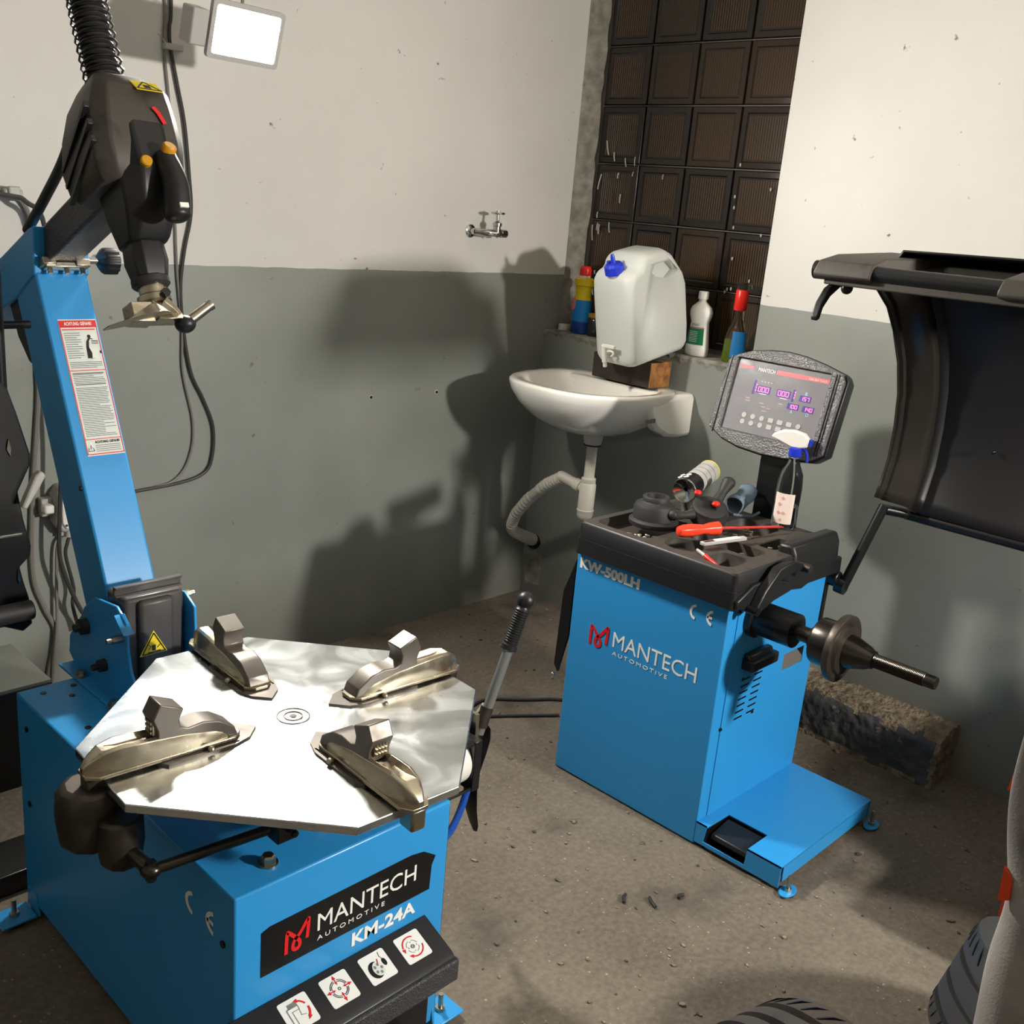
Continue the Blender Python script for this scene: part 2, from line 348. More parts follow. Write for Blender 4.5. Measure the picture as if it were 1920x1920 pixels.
# glass block window
PX = XR+.15
win = struct('window_1', B().box(PX+.012, PX+.07, 1.745, YB, ZS, 2.75), MORTAR)
def block_mesh():
    b = B(); s = .0978
    def sq(h, x): return [(x, -h, -h), (x, h, -h), (x, h, h), (x, -h, h)]
    b.loft([sq(s-.004, .045), sq(s, .04), sq(s, .006), sq(s-.003, .002), sq(s-.020, .0005), sq(s-.024, .004)], cap=True)
    return b
bmsh = block_mesh(); base = finish('glass_block', bmsh, GLASSB, V(0,0,0)); rib = B()
for k in range(15):
    y = -.066 + .132*k/14; rib.loft([[(.008, y-.0038, z), (.0035, y-.0015, z), (.0035, y+.0015, z), (.008, y+.0038, z)] for z in (-.068, .068)])
ribm = finish('rib_panel', rib, GLASSRIB, V(0,0,0))
first = True
for r in range(9):
    for c in range(5):
        y = 2.51 - .2*c; z = 1.186 + .2*r
        if r == 8: continue
        o = base if first else base.copy(); q = ribm if first else ribm.copy()
        if not first: COL.objects.link(o); COL.objects.link(q)
        o.location = (PX, y, z); o.parent = win; q.parent = o; first = False
# paint splashes and cobwebs on the blocks near the left jamb
sp = B()
for k in range(26):
    y = 2.60 - abs(random.gauss(0, .10)); z = random.uniform(1.15, 1.75); h = random.uniform(.004, .03); t = random.uniform(-.3, .3)
    sp.tube([(PX-.002, y-h*t, z-h), (PX-.004, y, z), (PX-.002, y+h*t, z+h)], .0022, n=5, smooth=2)
for k in range(12):
    y = random.uniform(1.85, 2.0); z = random.uniform(1.25, 1.8); sp.ell((PX-.002, y, z), (.002, .004, .006), 6, 4)
o = struct('paint_splash', sp, mat('dried_paint', (176, 172, 164), .6), parent=win); o['kind'] = 'stuff'
# wall plinth at right
from mathutils import noise as mn
bk = B(); ny = 150; y0, y1 = .875, 1.80; rows = []
cs = [(2.790, 0), (2.792, .015)] + [(2.792+.0008*k, .015+.0085*k) for k in range(1, 14)] + [(2.812, .140), (2.822, .150)] + [(2.822+.0108*k, .150+.0012*k) for k in range(1, 11)] + [(XR+.01, .162), (XR+.01, 0)]
for i in range(ny+1):
    y = y0 + (y1-y0)*i/ny; row = []
    for x, z in cs:
        p = V(x, y, z); d = mn.noise(p*55)*.004 + mn.noise(p*140)*.003 + mn.noise(p*14)*.006
        row.append((x+d*(x < 2.9), y + (mn.noise(p*60)*.008 if i == 0 else 0), max(0, z + (d if z > .13 else 0))))
    rows.append(row)
bk.loft(rows)
kb = struct('trim_3', bk, [KERBPAINT, CONCRETE], ang=50)
for p in kb.data.polygons:
    c = p.center
    if c.z > .136 + .018*mn.noise(c*24) or c.y < .888+.01*mn.noise(c*50) or c.z < .012+.014*mn.noise(c*22) or mn.noise(c*38) > .60: p.material_index = 1

# ------------------------------------------------------------------ floodlights
def floodlight(c, d, label, strength, wdt=.185, hgt=.115, back=(-1, 0)):
    d = Vector(d); r = d.cross(Vector((0,0,1))).normalized(); u = r.cross(d)
    t = thing('floodlight', label, 'lamp', c - d*.03)
    M = Matrix(((r.x, u.x, -d.x, c.x), (r.y, u.y, -d.y, c.y), (r.z, u.z, -d.z, c.z), (0,0,0,1)))
    b = B(M); b.plate(rrect(-wdt/2-.008, wdt/2+.008, -hgt/2-.008, hgt/2+.008, .01), [rrect(-wdt/2+.004, wdt/2-.004, -hgt/2+.004, hgt/2-.004, .006)], (0,0,.0), (1,0,0), (0,1,0), .012)
    part('bezel', b, GREYPL, t)
    b = B(M); b.loft([[( s*(wdt/2), q*(hgt/2), .006) for s, q in ((-1,-1),(1,-1),(1,1),(-1,1))], [(s*wdt*.40, q*hgt*.40, .035) for s, q in ((-1,-1),(1,-1),(1,1),(-1,1))]])
    for k in range(9): x = -.06+.015*k; b.box(x-.0015, x+.0015, -.04, .04, .03, .055)
    part('housing', b, GREYPL, t, .002)
    b = B(M); b.box(-wdt/2+.004, wdt/2-.004, -hgt/2+.004, hgt/2-.004, -.001, .003)
    part('led_pane', b, mat('led_pane_%d' % strength, (255, 250, 240), .3, emis=((255, 250, 240), strength)), t)
    b = B(M); b.box(wdt/2+.012, wdt/2+.055, -.045, .035, -.005, .045); b.cyl((wdt/2+.012, 0, .02), (wdt/2, 0, .02), .008)
    part('driver_box', b, GREYPL, t, .004)
    b = B(); tp = c + u*.055 - d*.03
    b.tube([tp, tp + V(0, 0, .10), (c.x, c.y+.05, 2.5), (c.x, c.y+.05, 2.75)], .004); part('hanging_cord', b, CABLEL, t)
    return t
floodlight(L1, D1, 'lit white floodlight glaring in front of the upper back wall', LAMP_LEFT)
floodlight(L2, D2, 'second lit floodlight hanging near the front of the room', LAMP_RIGHT, .2, .15)

# ------------------------------------------------------------------ tyre changer
TC = thing('tire_changer', 'blue tyre changer with tilted column and shiny octagonal steel turntable', 'tyre changer', (.893, 1.53, 0))
bx0, bx1, by0, by1, bz = .68, 1.107, 1.12, 1.935, .50
b = B(); b.box(bx0, bx1, by0, by1, .03, bz)
cab = part('cabinet', b, BLUE, TC, .004)
b = B(); b.box(bx1-.001, bx1+.003, by0+.004, by1, .04, bz-.015); part('side_panel', b, BLACKM, TC, .001)
# mounting holes on the deck and side fasteners
for x, y in ((.72, 1.90), (.76, 1.86), (.73, 1.72), (.80, 1.66), (.76, 1.62), (.78, 1.90)):
    part('mounting_hole', B().cyl((x, y, bz-.001), (x, y, bz+.0012), .006, n=12), BLACKDECAL, TC)
for y, z in ((1.885, .44), (1.15, .405), (1.89, .27)):
    part('side_plug', B().cyl((bx0-.003, y, z), (bx0+.001, y, z), .006, n=12), BLACKP, TC)
# column frame: X across, Y backwards (normal), Z along the tilted column
th = radians(25.5)
CM = Matrix(((1, 0, 0, .8925), (0, cos(th), sin(th), 1.869), (0, -sin(th), cos(th), .70), (0, 0, 0, 1)))
b = B(CM); b.box(-.0525, .0525, 0, .12, -.15, .668); col = part('column', b, BLUE, TC, .005)
b = B(CM); b.prism_yz([(-.002, .655), (-.045, .738), (-.02, .742), (.36, .748), (.36, .66), (.12, .645)], -.056, .056)
part('column_head', b, BLUE, TC, .003)
b = B(CM); b.prism_yz([(.118, .50), (.118, .66), (.188, .66), (.182, .58), (.152, .512)], -.046, .046); part('tilt_cylinder_boot', b, BLACKP, TC, .01)
# lever clamp on the front of the column head
b = B(CM); b.box(-.040, .046, -.030, -.008, .660, .672); b.box(-.046, -.02, -.036, -.006, .664, .680); b.box(.02, .05, -.034, -.012, .662, .678)
clamp = part('clamp_plate', b, ZINC, TC, .002)
for x in (-.03, .004, .036): part('clamp_bolt', B(CM).cyl((x, -.020, .664), (x, -.020, .650), .005, n=6), ZINC, TC)
b = B(CM); b.cyl((.05, .01, .690), (.085, .01, .690), .007, n=12); ks = part('knob_screw', b, CHROME, TC)
b = B(CM); K = V(.085, .01, .690); nn = 48
b.loft([[K + V(h, (r+(0.0022 if k % 4 < 2 else 0)*(1 if r > .02 else 0))*cos(2*pi*k/nn), (r+(0.0022 if k % 4 < 2 else 0)*(1 if r > .02 else 0))*sin(2*pi*k/nn)) for k in range(nn)] for r, h in [(.010, 0), (.022, .010), (.026, .016), (.026, .040), (.020, .044)]])
part('knob', b, BLACKP, TC, label='black ribbed round knob')
# horizontal swing arm (dark square tube)
b = B(CM); b.box(-.034, .034, -.345, .02, .672, .742); part('swing_arm', b, BLACKG, TC, .006)
b = B(CM); b.tube([(-.045, .01, .75), (-.042, -.10, .775), (-.040, -.20, .80), (-.035, -.28, .84)], .010, n=10); part('rubber_hose', b, RUBBER, TC)
# vertical hexagonal shaft and head
Q = -.355
def q(x, y, z): return (x, Q+y, .705+z)
b = B(CM); b.cyl(q(0,0,.50), q(0,0,-.19), .021, n=6); part('hex_shaft', b, BLACKM, TC, .001)
b = B(CM)
for k in range(34):
    h = .165+.01*k; b.lathe(q(0,0,h), (0,0,1), [(.024, 0), (.029, .003), (.029, .006), (.024, .009)], 20)
part('bellows_sleeve', b, RUBBER, TC)
b = B(CM); b.tube([q(.0355*cos(2*pi*t/12), .0355*sin(2*pi*t/12), .17+t*.0168/12) for t in range(12*20)], .0022, n=6, smooth=1); part('coil_spring', b, BLACKM, TC)
# head cover: faceted shell
def sec(h, x0, x1, y0, y1, c):
    return [q(x0+c, y0, h), q(x1-c, y0, h), q(x1, y0+c, h), q(x1, y1-c, h), q(x1-c, y1, h), q(x0+c, y1, h), q(x0, y1-c, h), q(x0, y0+c, h)]
b = B(CM); b.loft([sec(.185, -.030, .030, -.030, .035, .010), sec(.165, -.045, .050, -.06, .050, .014), sec(.135, -.062, .080, -.085, .070, .02), sec(.085, -.078, .085, -.09, .085, .025), sec(.03, -.085, .086, -.09, .095, .025), sec(-.01, -.082, .080, -.085, .090, .025), sec(-.03, -.07, .07, -.07, .075, .02)])
hc = part('head_cover', b, DUSTY, TC, .004)
b = B(CM)
for k in range(3): b.prism_yz([(Q+u, .705+v) for u, v in ((-.075, .09-.03*k), (.06, .03-.03*k), (.06, .038-.03*k), (-.075, .10-.03*k))], -.088, -.078)
part('cover_rib', b, BLACKP, hc, .001)
# lower body under the cover, tapered
b = B(CM); b.loft([sec(.115, -.035, .055, -.070, .05, .03), sec(.06, -.048, .068, -.094, .06, .03), sec(-.02, -.05, .060, -.10, .055, .03), sec(-.07, -.045, .052, -.085, .05, .025), sec(-.115, -.036, .042, -.045, .038, .014), sec(-.125, -.034, .036, -.036, .036, .012)])
part('valve_body', b, BLACKP, TC, .004)
b = B(CM); b.loft([sec(-.12, -.030, .032, -.032, .032, .013), sec(-.155, -.033, .034, -.034, .034, .014), sec(-.185, -.028, .028, -.028, .028, .011)]); part('shaft_sleeve', b, BLACKP, TC, .002)
b = B(CM); b.lathe(q(0,0,-.20), (0,0,1), [(.030, 0), (.034, .004), (.034, .014), (.028, .018)], 24); part('rubber_ring', b, RUBBER, TC)
# grip handle with buttons on the front right
b = B(CM); P0, P1 = V(*q(.024, -.104, .0)), V(*q(.018, -.112, -.108))
b.tube([P0, P0.lerp(P1, .5)+V(.004,-.008,0), P1], .02, n=16, smooth=8, rs=[.019, .022, .023]); b.ell(P1, (.023, .023, .014)); b.ell(P0, (.019, .019, .012)); gh = part('grip_handle', b, BLACKP, TC)
b = B(CM); b.lathe(P0+V(0, -.012, .004), (.1, -.8, .5), [(.0125, 0), (.0125, .010), (.010, .013)], 20); part('lock_button', b, AMBER, gh, label='amber round push button')
b = B(CM); b.lathe(q(-.012, -.099, -.012), (-.2, -1, .1), [(.010, 0), (.010, .008), (.008, .010)], 20); part('release_button', b, AMBER, gh, label='amber side button')
b = B(CM); b.box(.012, .028, -.4935, -.488, .600, .608); part('handle_label', b, WHITEDECAL, gh)
b = B(CM); b.band([q(.028, -.0925, .095), q(.036, -.0925, .085), q(.044, -.0925, .066)], .007, (1, 0, .4), (0, -.002, 0)); part('red_mark', b, REDDECAL, hc)
# warning sticker on the sloping cover front
Mst = CM @ Matrix.Translation(q(.030, -.080, .135)) @ Matrix.Rotation(radians(52), 4, 'X')
b = B(Mst); b.box(-.024, .024, -.016, .016, .004, .0055); st = part('warning_sticker', b, YDECAL, hc)
b = B(Mst); b.band([(-.022, -.014, .0056), (0, .015, .0056), (.022, -.014, .0056)], .003, (1, 0, 0), (0, 0, .0006)); b.box(-.022, .022, -.015, -.012, .0055, .0061); b.box(-.006, .006, -.009, .002, .0055, .0061); part('sticker_print', b, BLACKDECAL, st)
# mount and demount head (duck head)
b = B(CM); b.lathe(q(0,0,-.232), (0,0,1), [(.026, 0), (.030, .004), (.030, .014), (.024, .018), (.024, .040)], 24); dh = part('mount_head_collar', b, ZINC, TC)
b = B(CM); b.cyl(q(.004, -.028, -.222), q(.004, -.042, -.222), .008, n=6); part('head_bolt', b, BLACKM, TC)
b = B(CM)
n = 16; rings = []
for k in range(n+1):
    t = k/n; x = -.095 + .135*t; yc = .025 - .055*sin(pi*t)-.012; w2 = .004 + .030*sin(pi*min(1, .12+t*.95))
    z = -.272 + .008*t + .012*(t-.4)**2
    hh = .003 + .026*max(0, 1-abs(t-.42)/.26)
    rings.append([q(x, yc-w2, z), q(x, yc+w2, z), q(x, yc+w2*.8, z+hh*.7), q(x, yc-w2*.7, z+hh*.7)])
b.loft(rings)
b.loft([[q(.018*sx-.0, .016*sy-.004, -.228) for sx, sy in ((-1,-1),(1,-1),(1,1),(-1,1))], [q(.020*sx+.008, .018*sy-.012, -.255) for sx, sy in ((-1,-1),(1,-1),(1,1),(-1,1))], [q(.026*sx+.006, .022*sy-.018, -.270) for sx, sy in ((-1,-1),(1,-1),(1,1),(-1,1))]])
b.loft([[q(-.060, -.030+.04*s, -.236-.034*u) for s, u in ((0,0),(1,0),(1,1),(0,1))], [q(-.022, -.030+.04*s, -.236-.036*u) for s, u in ((0,0),(1,0),(1,1),(0,1))]])
b.tube([q(.0, -.02, -.236), q(.018, -.022, -.252), q(.028, -.024, -.270)], .013, n=8, rs=[.016, .012, .010])
part('mount_head', b, JAWSTEEL, TC, .0015, label='bright steel duck-bill mounting head')
b = B(CM); b.ell(q(.034, -.026, -.277), (.019, .019, .016)); part('head_roller', b, BLACKP, TC)
b = B(CM); b.cyl(q(.036, -.030, -.275), q(.080, -.045, -.248), .0095, n=14); b.lathe(q(.078, -.0445, -.249), (.93, -.35, .55), [(.0105, 0), (.0105, .006)], 14); part('head_finger', b, ZINC, TC)
# warning label on the column front
LW, LH = .078, .285
b = B(CM); b.box(-.0300, -.0300+LW, -.0012, 0, .560-LH, .560); lab = part('safety_label', b, LABELP, TC)
def lp(u, v): return (-.030 + u*LW, -.0014, .560 - v*LH)
b = B(CM)
for u0, u1, v0, v1 in ((.01, .99, .008, .060), (.01, .03, .008, .992), (.97, .99, .008, .992), (.01, .99, .375, .380), (.01, .99, .878, .883), (.01, .99, .985, .992), (.06, .92, .072, .079)):
    p, r_ = lp(u0, v1), lp(u1, v0); b.box(p[0], r_[0], -.0018, -.0012, p[2], r_[2])
part('label_frame', b, REDDECAL, lab)
b = B(CM)
def ln(u0, u1, v, h=.0035):
    p, r_ = lp(u0, v+h), lp(u1, v); b.box(p[0], r_[0], -.0018, -.0012, p[2], r_[2])
for k in range(12): ln(.08, .50 - .1*(k % 3 == 2), .10+.0165*k)
for k in range(4): ln(.08, .92-.15*(k == 3), .315+.013*k)
v = .405
while v < .865:
    if not (.47 < v < .495): ln(.08, .92 - random.choice((0, .02, .05, .3)), v)
    v += .0125
ln(.08, .90, .395, .006); ln(.10, .90, .478, .006)
for k in range(4): ln(.26, .92, .925+.014*k)
part('label_small_print', b, TEXTL, lab)
b = B(CM); p = lp(.14, .046); b.text('ACHTUNG: GEFAHR!', (p[0], -.0019, p[2]), (LW*.72, 0, 0), (0, 0, .0075), .0006, bold=.02); part('label_heading', b, WHITEDECAL, lab)
b = B(CM); p = lp(.26, .912); b.text('ACHTUNG: GEFAHR!', (p[0], -.0016, p[2]), (LW*.66, 0, 0), (0, 0, .0055), .0006, bold=.03)
# bending figure pictogram
f = lambda u, v: V(*lp(u, v))
for pts, r_ in (([f(.66, .165), f(.63, .21), f(.68, .25), f(.66, .29)], .0028), ([f(.63, .21), f(.62, .25), f(.61, .29)], .0026), ([f(.66, .165), f(.72, .14), f(.80, .15)], .0024), ([f(.60, .292), f(.68, .292)], .0018), ([f(.66, .295), f(.75, .29)], .0014)):
    b.band(pts, r_*2, (1, 0, 0), (0, -.0006, 0))
b.lathe(f(.72, .128), (0, -1, 0), [(.0036, 0), (.0036, .0008)], 12)
for v in (.158, .168, .178): ln(.76, .94, v, .004)
ln(.93, .97, .235, .02)
for k in range(3):
    A = [f(.05, .965), f(.13, .90), f(.21, .965)]
    b.band([A[k], A[(k+1) % 3]], .0012, (0, 0, 1) if k == 2 else (1, 0, 0), (0, -.0006, 0))
b.band([f(.13, .925), f(.13, .95)], .0012, (1, 0, 0), (0, -.0006, 0))
part('label_pictogram', b, BLACKDECAL, lab)['kind'] = 'stuff'
part('side_plug', B(CM).cyl((-.0545, .012, .215), (-.051, .012, .215), .006, n=12), BLACKP, TC)
# pivot brackets at the column foot
poly = [(1.886, .687), (1.935, .650), (1.952, .625), (1.985, .590), (2.012, .560), (2.018, .52), (1.99, .50), (1.66, .50), (1.70, .54), (1.735, .58), (1.747, .62), (1.750, .68), (1.79, .700)]
for nm, x0, x1 in (('l', .822, .828), ('r', .964, .970)):
    b = B(); b.prism_yz(poly, x0, x1); b.box(x0-.03 if nm == 'l' else x0, x1 if nm == 'l' else x1+.03, 1.70, 2.0, .50, .506); part('pivot_bracket', b, BLUE, TC, .0015)
for y, z, r_, m_ in ((1.925, .612, .017, RUBBER), (1.845, .556, .013, RUBBER)):
    b = B(); b.cyl((.822, y, z), (.808, y, z), r_, n=20); b.cyl((.808, y, z), (.795, y, z), r_*.5, n=6); part('pivot_pin', b, m_, TC)
for x, y in ((.805, 1.92), (.80, 1.76)):
    b = B(); b.cyl((x, y, .506), (x, y, .510), .013, n=20); b.cyl((x, y, .510), (x, y, .520), .009, n=6); part('deck_bolt', b, ZINC, TC)
b = B(); b.cyl((.835, 1.71, .500), (.835, 1.71, .512), .011, n=6); part('deck_bolt', b, ZINC, TC)
b = B(); b.cyl((.822, 1.765, .643), (.800, 1.765, .643), .008, n=6); b.cyl((.800, 1.765, .643), (.79, 1.765, .643), .005, n=10); part('cap_nut', b, ZINC, TC)
b = B(); b.cyl((.970, 1.80, .690), (.982, 1.80, .690), .008, n=6); b.cyl((.982, 1.80, .690), (.992, 1.80, .690), .005, n=10); part('cap_nut', b, ZINC, TC)
b = B(); b.prism_yz([(1.76, .665), (1.775, .69), (1.735, .66)], .81, .832); part('bracket_tab', b, BLUE, TC, .001)
b = B(); b.prism_xy([(1.0, 1.83), (1.09, 1.83), (1.105, 1.86), (1.09, 1.92), (1.0, 1.92)], .50, .515); part('hose_guard', b, BLUE, TC, .003)
# black plastic cover in front of the column foot
b = B(); b.box(.834, .958, 1.778, 1.86, .50, .714); b.box(.858, .930, 1.764, 1.785, .50, .708)
fc = part('foot_cover', b, GREYCOVER, TC, .008)
b = B(); b.box(.815, .953, 1.776, 1.788, .738, .743); b.box(.815, .953, 1.782, 1.788, .722, .741); b.box(.815, .953, 1.776, 1.786, .722, .726); part('cover_lip', b, GREYCOVER, TC, .0015)
cc_ = V(.884, 1.7625, .612)
def tri(s_, y): return [(cc_.x+s_*a, y, cc_.z+s_*c) for a, c in ((0, 1.15), (1, -.6), (-1, -.6))]
b = B(); b.loft([tri(.029, 1.764), tri(.029, 1.7625)]); tw = part('warning_triangle', b, YDECAL, fc, .0)
b = B()
T_ = tri(.024, 1.7622)
for k in range(3): b.tube([T_[k], T_[(k+1) % 3]], .0012, n=6, smooth=1)
b.box(.880, .888, 1.7618, 1.7625, .602, .614); b.band([(.872, 1.7624, .599), (.898, 1.7624, .600)], .003, (0, 0, 1), (0, -.0006, 0)); b.band([(.873, 1.7624, .606), (.878, 1.7624, .612), (.873, 1.7624, .616)], .0015, (1, 0, 0), (0, -.0006, 0)); b.band([(.891, 1.7624, .607), (.897, 1.7624, .613)], .0025, (1, 0, 0), (0, -.0006, 0))
part('triangle_print', b, BLACKDECAL, tw)
# turntable
TX, TY, TZ = .900, 1.304, .650
rot = radians(-3)
def oct_(d, a, k=1):
    o = []
    for i in range(4):
        for s_ in (-1, 1):
            an = radians(45+90*i)+rot; o.append((TX + k*(d*cos(an) - s_*a*sin(an)), TY + k*(d*sin(an) + s_*a*cos(an))))
    return o
b = B(); b.prism_xy(oct_(.297, .165), TZ-.014, TZ); tt = part('turntable', b, STEEL, TC, .0015)
b = B(); b.lathe((TX, TY, bz), (0,0,1), [(.10, 0), (.10, .03), (.075, .035), (.075, .13)], 32); part('turntable_hub', b, BLACKM, TC)
b = B(); b.plate(circ(TX, TY, .028, 40), [circ(TX, TY, .0262, 40)], (0,0,TZ+.0006), (1,0,0), (0,1,0), .0012); b.plate(circ(TX, TY, .016, 32), [circ(TX, TY, .0145, 32)], (0,0,TZ+.0008), (1,0,0), (0,1,0), .0014); b.lathe((TX, TY, TZ), (0,0,1), [(.006, 0), (.006, .0015)], 6)
part('centre_plug', b, DARKIRON, tt)
def jaw(i):
    an = radians(90*i) + rot
    M = Matrix.Translation((TX, TY, TZ)) @ Matrix.Rotation(an, 4, 'Z')
    b = B(M); pts = [(.070, 0), (.095, -.026), (.125, -.036), (.235, -.036), (.245, -.024), (.245, .024), (.235, .036), (.125, .036), (.095, .026)]
    slot = lambda s_: rrect(.115, .225, s_*.029-.0018, s_*.029+.0018, .0015)
    b.plate(pts, [slot(-1), slot(1)], (0, 0, .002), (1, 0, 0), (0, 1, 0), .004); J = part('jaw_guide_plate', b, JAWDARK, TC)
    b = B(M); b.prism_xy([(.105, -.012), (.120, -.026), (.335, -.026), (.352, -.014), (.352, .014), (.335, .026), (.120, .026), (.105, .012)], .005, .011); part('jaw_slide', b, JAWSTEEL, J, .001)
    # pressed shoe: two ridges with a trough between, closed round outer end
    b = B(M); rings = []
    prof = [(.118, .010, .010), (.125, .018, .014), (.15, .023, .020), (.20, .0245, .030), (.26, .0245, .036), (.30, .0235, .038), (.325, .019, .033), (.342, .012, .022), (.352, .005, .010)]
    for r_, w_, h_ in prof:
        tr = h_*.72 if .13 < r_ < .31 else h_*1.0
        rings.append([(r_, -w_, .010), (r_, -w_*1.0, .010+h_*.5), (r_, -w_*.85, .010+h_*.92), (r_, -w_*.6, .010+h_), (r_, -w_*.42, .010+tr), (r_, w_*.42, .010+tr), (r_, w_*.6, .010+h_), (r_, w_*.85, .010+h_*.92), (r_, w_, .010+h_*.5), (r_, w_, .010)])
    b.loft(rings); part('jaw_shoe', b, JAWSTEEL, J, .001)
    b = B(M); W = .020
    pr_ = [(.112, .010), (.118, .026), (.145, .044), (.172, .050), (.196, .047), (.208, .052), (.210, .066), (.203, .082), (.240, .098), (.252, .074), (.244, .054), (.244, .036), (.22, .030), (.17, .030), (.14, .022), (.128, .010)]
    b.prism(pr_, lambda u, v, w_: (u, w_, v), -W, W); part('jaw_claw', b, JAWDARK, J, .002)
    b = B(M); b.box(.243, .249, -.012, .012, .046, .070)
    for k in range(4):
        for l in range(3): b.box(.247, .2515, -.010+.0055*k, -.0065+.0055*k, .047+.008*l, .0515+.008*l)
    part('jaw_teeth', b, ZINC, J)
    b = B(M); b.ell((.165, -.034, .007), (.006, .006, .005), 10, 6); b.ell((.165, .034, .007), (.006, .006, .005), 10, 6); part('jaw_screw', b, ZINC, J)
    b = B(M); b.box(.318, .350, -.013, .013, -.030, .006); part('jaw_carrier', b, DARKIRON if i != 3 else ZINC, J, .004)
for i in range(4): jaw(i)
# linkage and cylinder parts under the turntable
b = B(); b.loft([[(.560+.045*cos(a)*k, 1.33+.05*sin(a)*k, z) for a in [2*pi*j/10 for j in range(10)]] for k, z in ((.8, .636), (1, .62), (1.05, .58), (.95, .545), (.6, .535))])
b.loft([[(.585+.034*cos(a)*k, 1.28+.036*sin(a)*k, z) for a in [2*pi*j/10 for j in range(10)]] for k, z in ((1, .60), (1.05, .56), (.9, .525), (.6, .515))])
part('clamp_cylinder', b, DARKIRON, TC, .006, label='dark greasy casting under the turntable corner')
b = B(); b.tube([(.585, 1.265, .555), (.590, 1.235, .548), (.596, 1.218, .540)], .011, n=10); b.ell((.598, 1.212, .538), (.016, .016, .012)); b.cyl((.598, 1.212, .52), (.598, 1.212, .552), .008, n=6); part('ball_joint', b, SHAFT, TC)
b = B(); b.cyl((.600, 1.210, .538), (.775, 1.165, .560), .0085, n=14); part('link_rod', b, SHAFT, TC)
b = B(); b.box(.765, .80, 1.14, 1.17, .545, .60); b.cyl((.79, 1.135, .56), (.79, 1.128, .56), .006, n=10); part('link_clevis', b, BLACKM, TC, .003)
b = B(); b.cyl((.765, 1.165, bz), (.765, 1.165, bz+.003), .016, n=20); b.lathe((.765, 1.165, bz+.003), (0,0,1), [(.012, 0), (.012, .010), (.009, .013)], 6); part('deck_bolt', b, ZINC, TC)
# front label, lettering and logo
fy = by0
b = B(); b.prism_xz([(.726, .338), (.726, .419), (.74, .424), (1.02, .426), (1.05, .421), (1.078, .402), (1.07, .385), (1.068, .337)], fy-.0012, fy+.001); fl = part('front_label', b, BLACKDECAL, TC)
def logo(b, O, R, U, th_, side):
    P = [(0, 0), (.03, .78), (.12, .80), (.42, .50), (.60, .28), (.58, .08), (.42, .02), (.30, .14), (.36, .40), (.62, .62), (.92, 1.0), (.98, .95), (.93, .26)]
    pts = [Vector(O)+Vector(R)*u+Vector(U)*v for u, v in P]
    nr = Vector(side)
    # flat ribbon built along the path
    rings = []; w_ = th_
    Q_ = []; E = [pts[0]]+pts+[pts[-1]]
    for i in range(1, len(E)-2):
        for k in range(5):
            t = k/5; a, b_, c, d = E[i-1], E[i], E[i+1], E[i+2]
            Q_.append(.5*((2*b_)+(-a+c)*t+(2*a-5*b_+4*c-d)*t*t+(-a+3*b_-3*c+d)*t*t*t))
    Q_.append(pts[-1])
    for i, p in enumerate(Q_):
        d = (Q_[min(i+1, len(Q_)-1)]-Q_[max(i-1, 0)]).normalized(); s_ = d.cross(nr).normalized()*w_
        rings.append([p-s_, p+s_, p+s_+nr*.001, p-s_+nr*.001])
    b.loft(rings)
b = B(); logo(b, (.770, fy-.0012, .358), (.042, 0, 0), (0, 0, .046), .0032, (0, -1, 0)); part('logo', b, REDDECAL, fl)
b = B(); b.text('MANTECH', (.829, fy-.0014, .371), (.205, 0, 0), (0, 0, .032), .0008); b.text('AUTOMOTIVE', (.829, fy-.0014, .353), (.137, 0, 0), (0, 0, .0085), .0008, space=1.5); part('brand_lettering', b, WHITEDECAL, fl)
b = B(); b.text('KM-24A', (.900, fy-.0006, .303), (.138, 0, 0), (0, 0, .026), .0008, bold=.03); part('model_lettering', b, WHITEDECAL, TC)
def ce(b, O, R, U, side):
    O, R, U = Vector(O), Vector(R), Vector(U); N_ = Vector(side)*.0008
    for cx in (.5, 1.75):
        o_, i_ = [], []
        for k in range(19):
            a = radians(100+160*k/18); o_.append((cx+.5*cos(a), .5+.5*sin(a))); i_.append((cx+.34*cos(a), .5+.34*sin(a)))
        b.loft([[O+R*u1+U*v1, O+R*u2+U*v2, O+R*u2+U*v2+N_, O+R*u1+U*v1+N_] for (u1, v1), (u2, v2) in zip(o_, i_)])
    b.loft([[O+R*1.3+U*(.5+s*.075)+N_*k for s, k in ((-1,0),(1,0),(1,1),(-1,1))], [O+R*1.68+U*(.5+s*.075)+N_*k for s, k in ((-1,0),(1,0),(1,1),(-1,1))]])
b = B(); ce(b, (bx0-.0008, 1.262, .402), (0, -.050, 0), (0, 0, .042), (-1, 0, 0)); part('ce_mark', b, WHITEDECAL, TC)
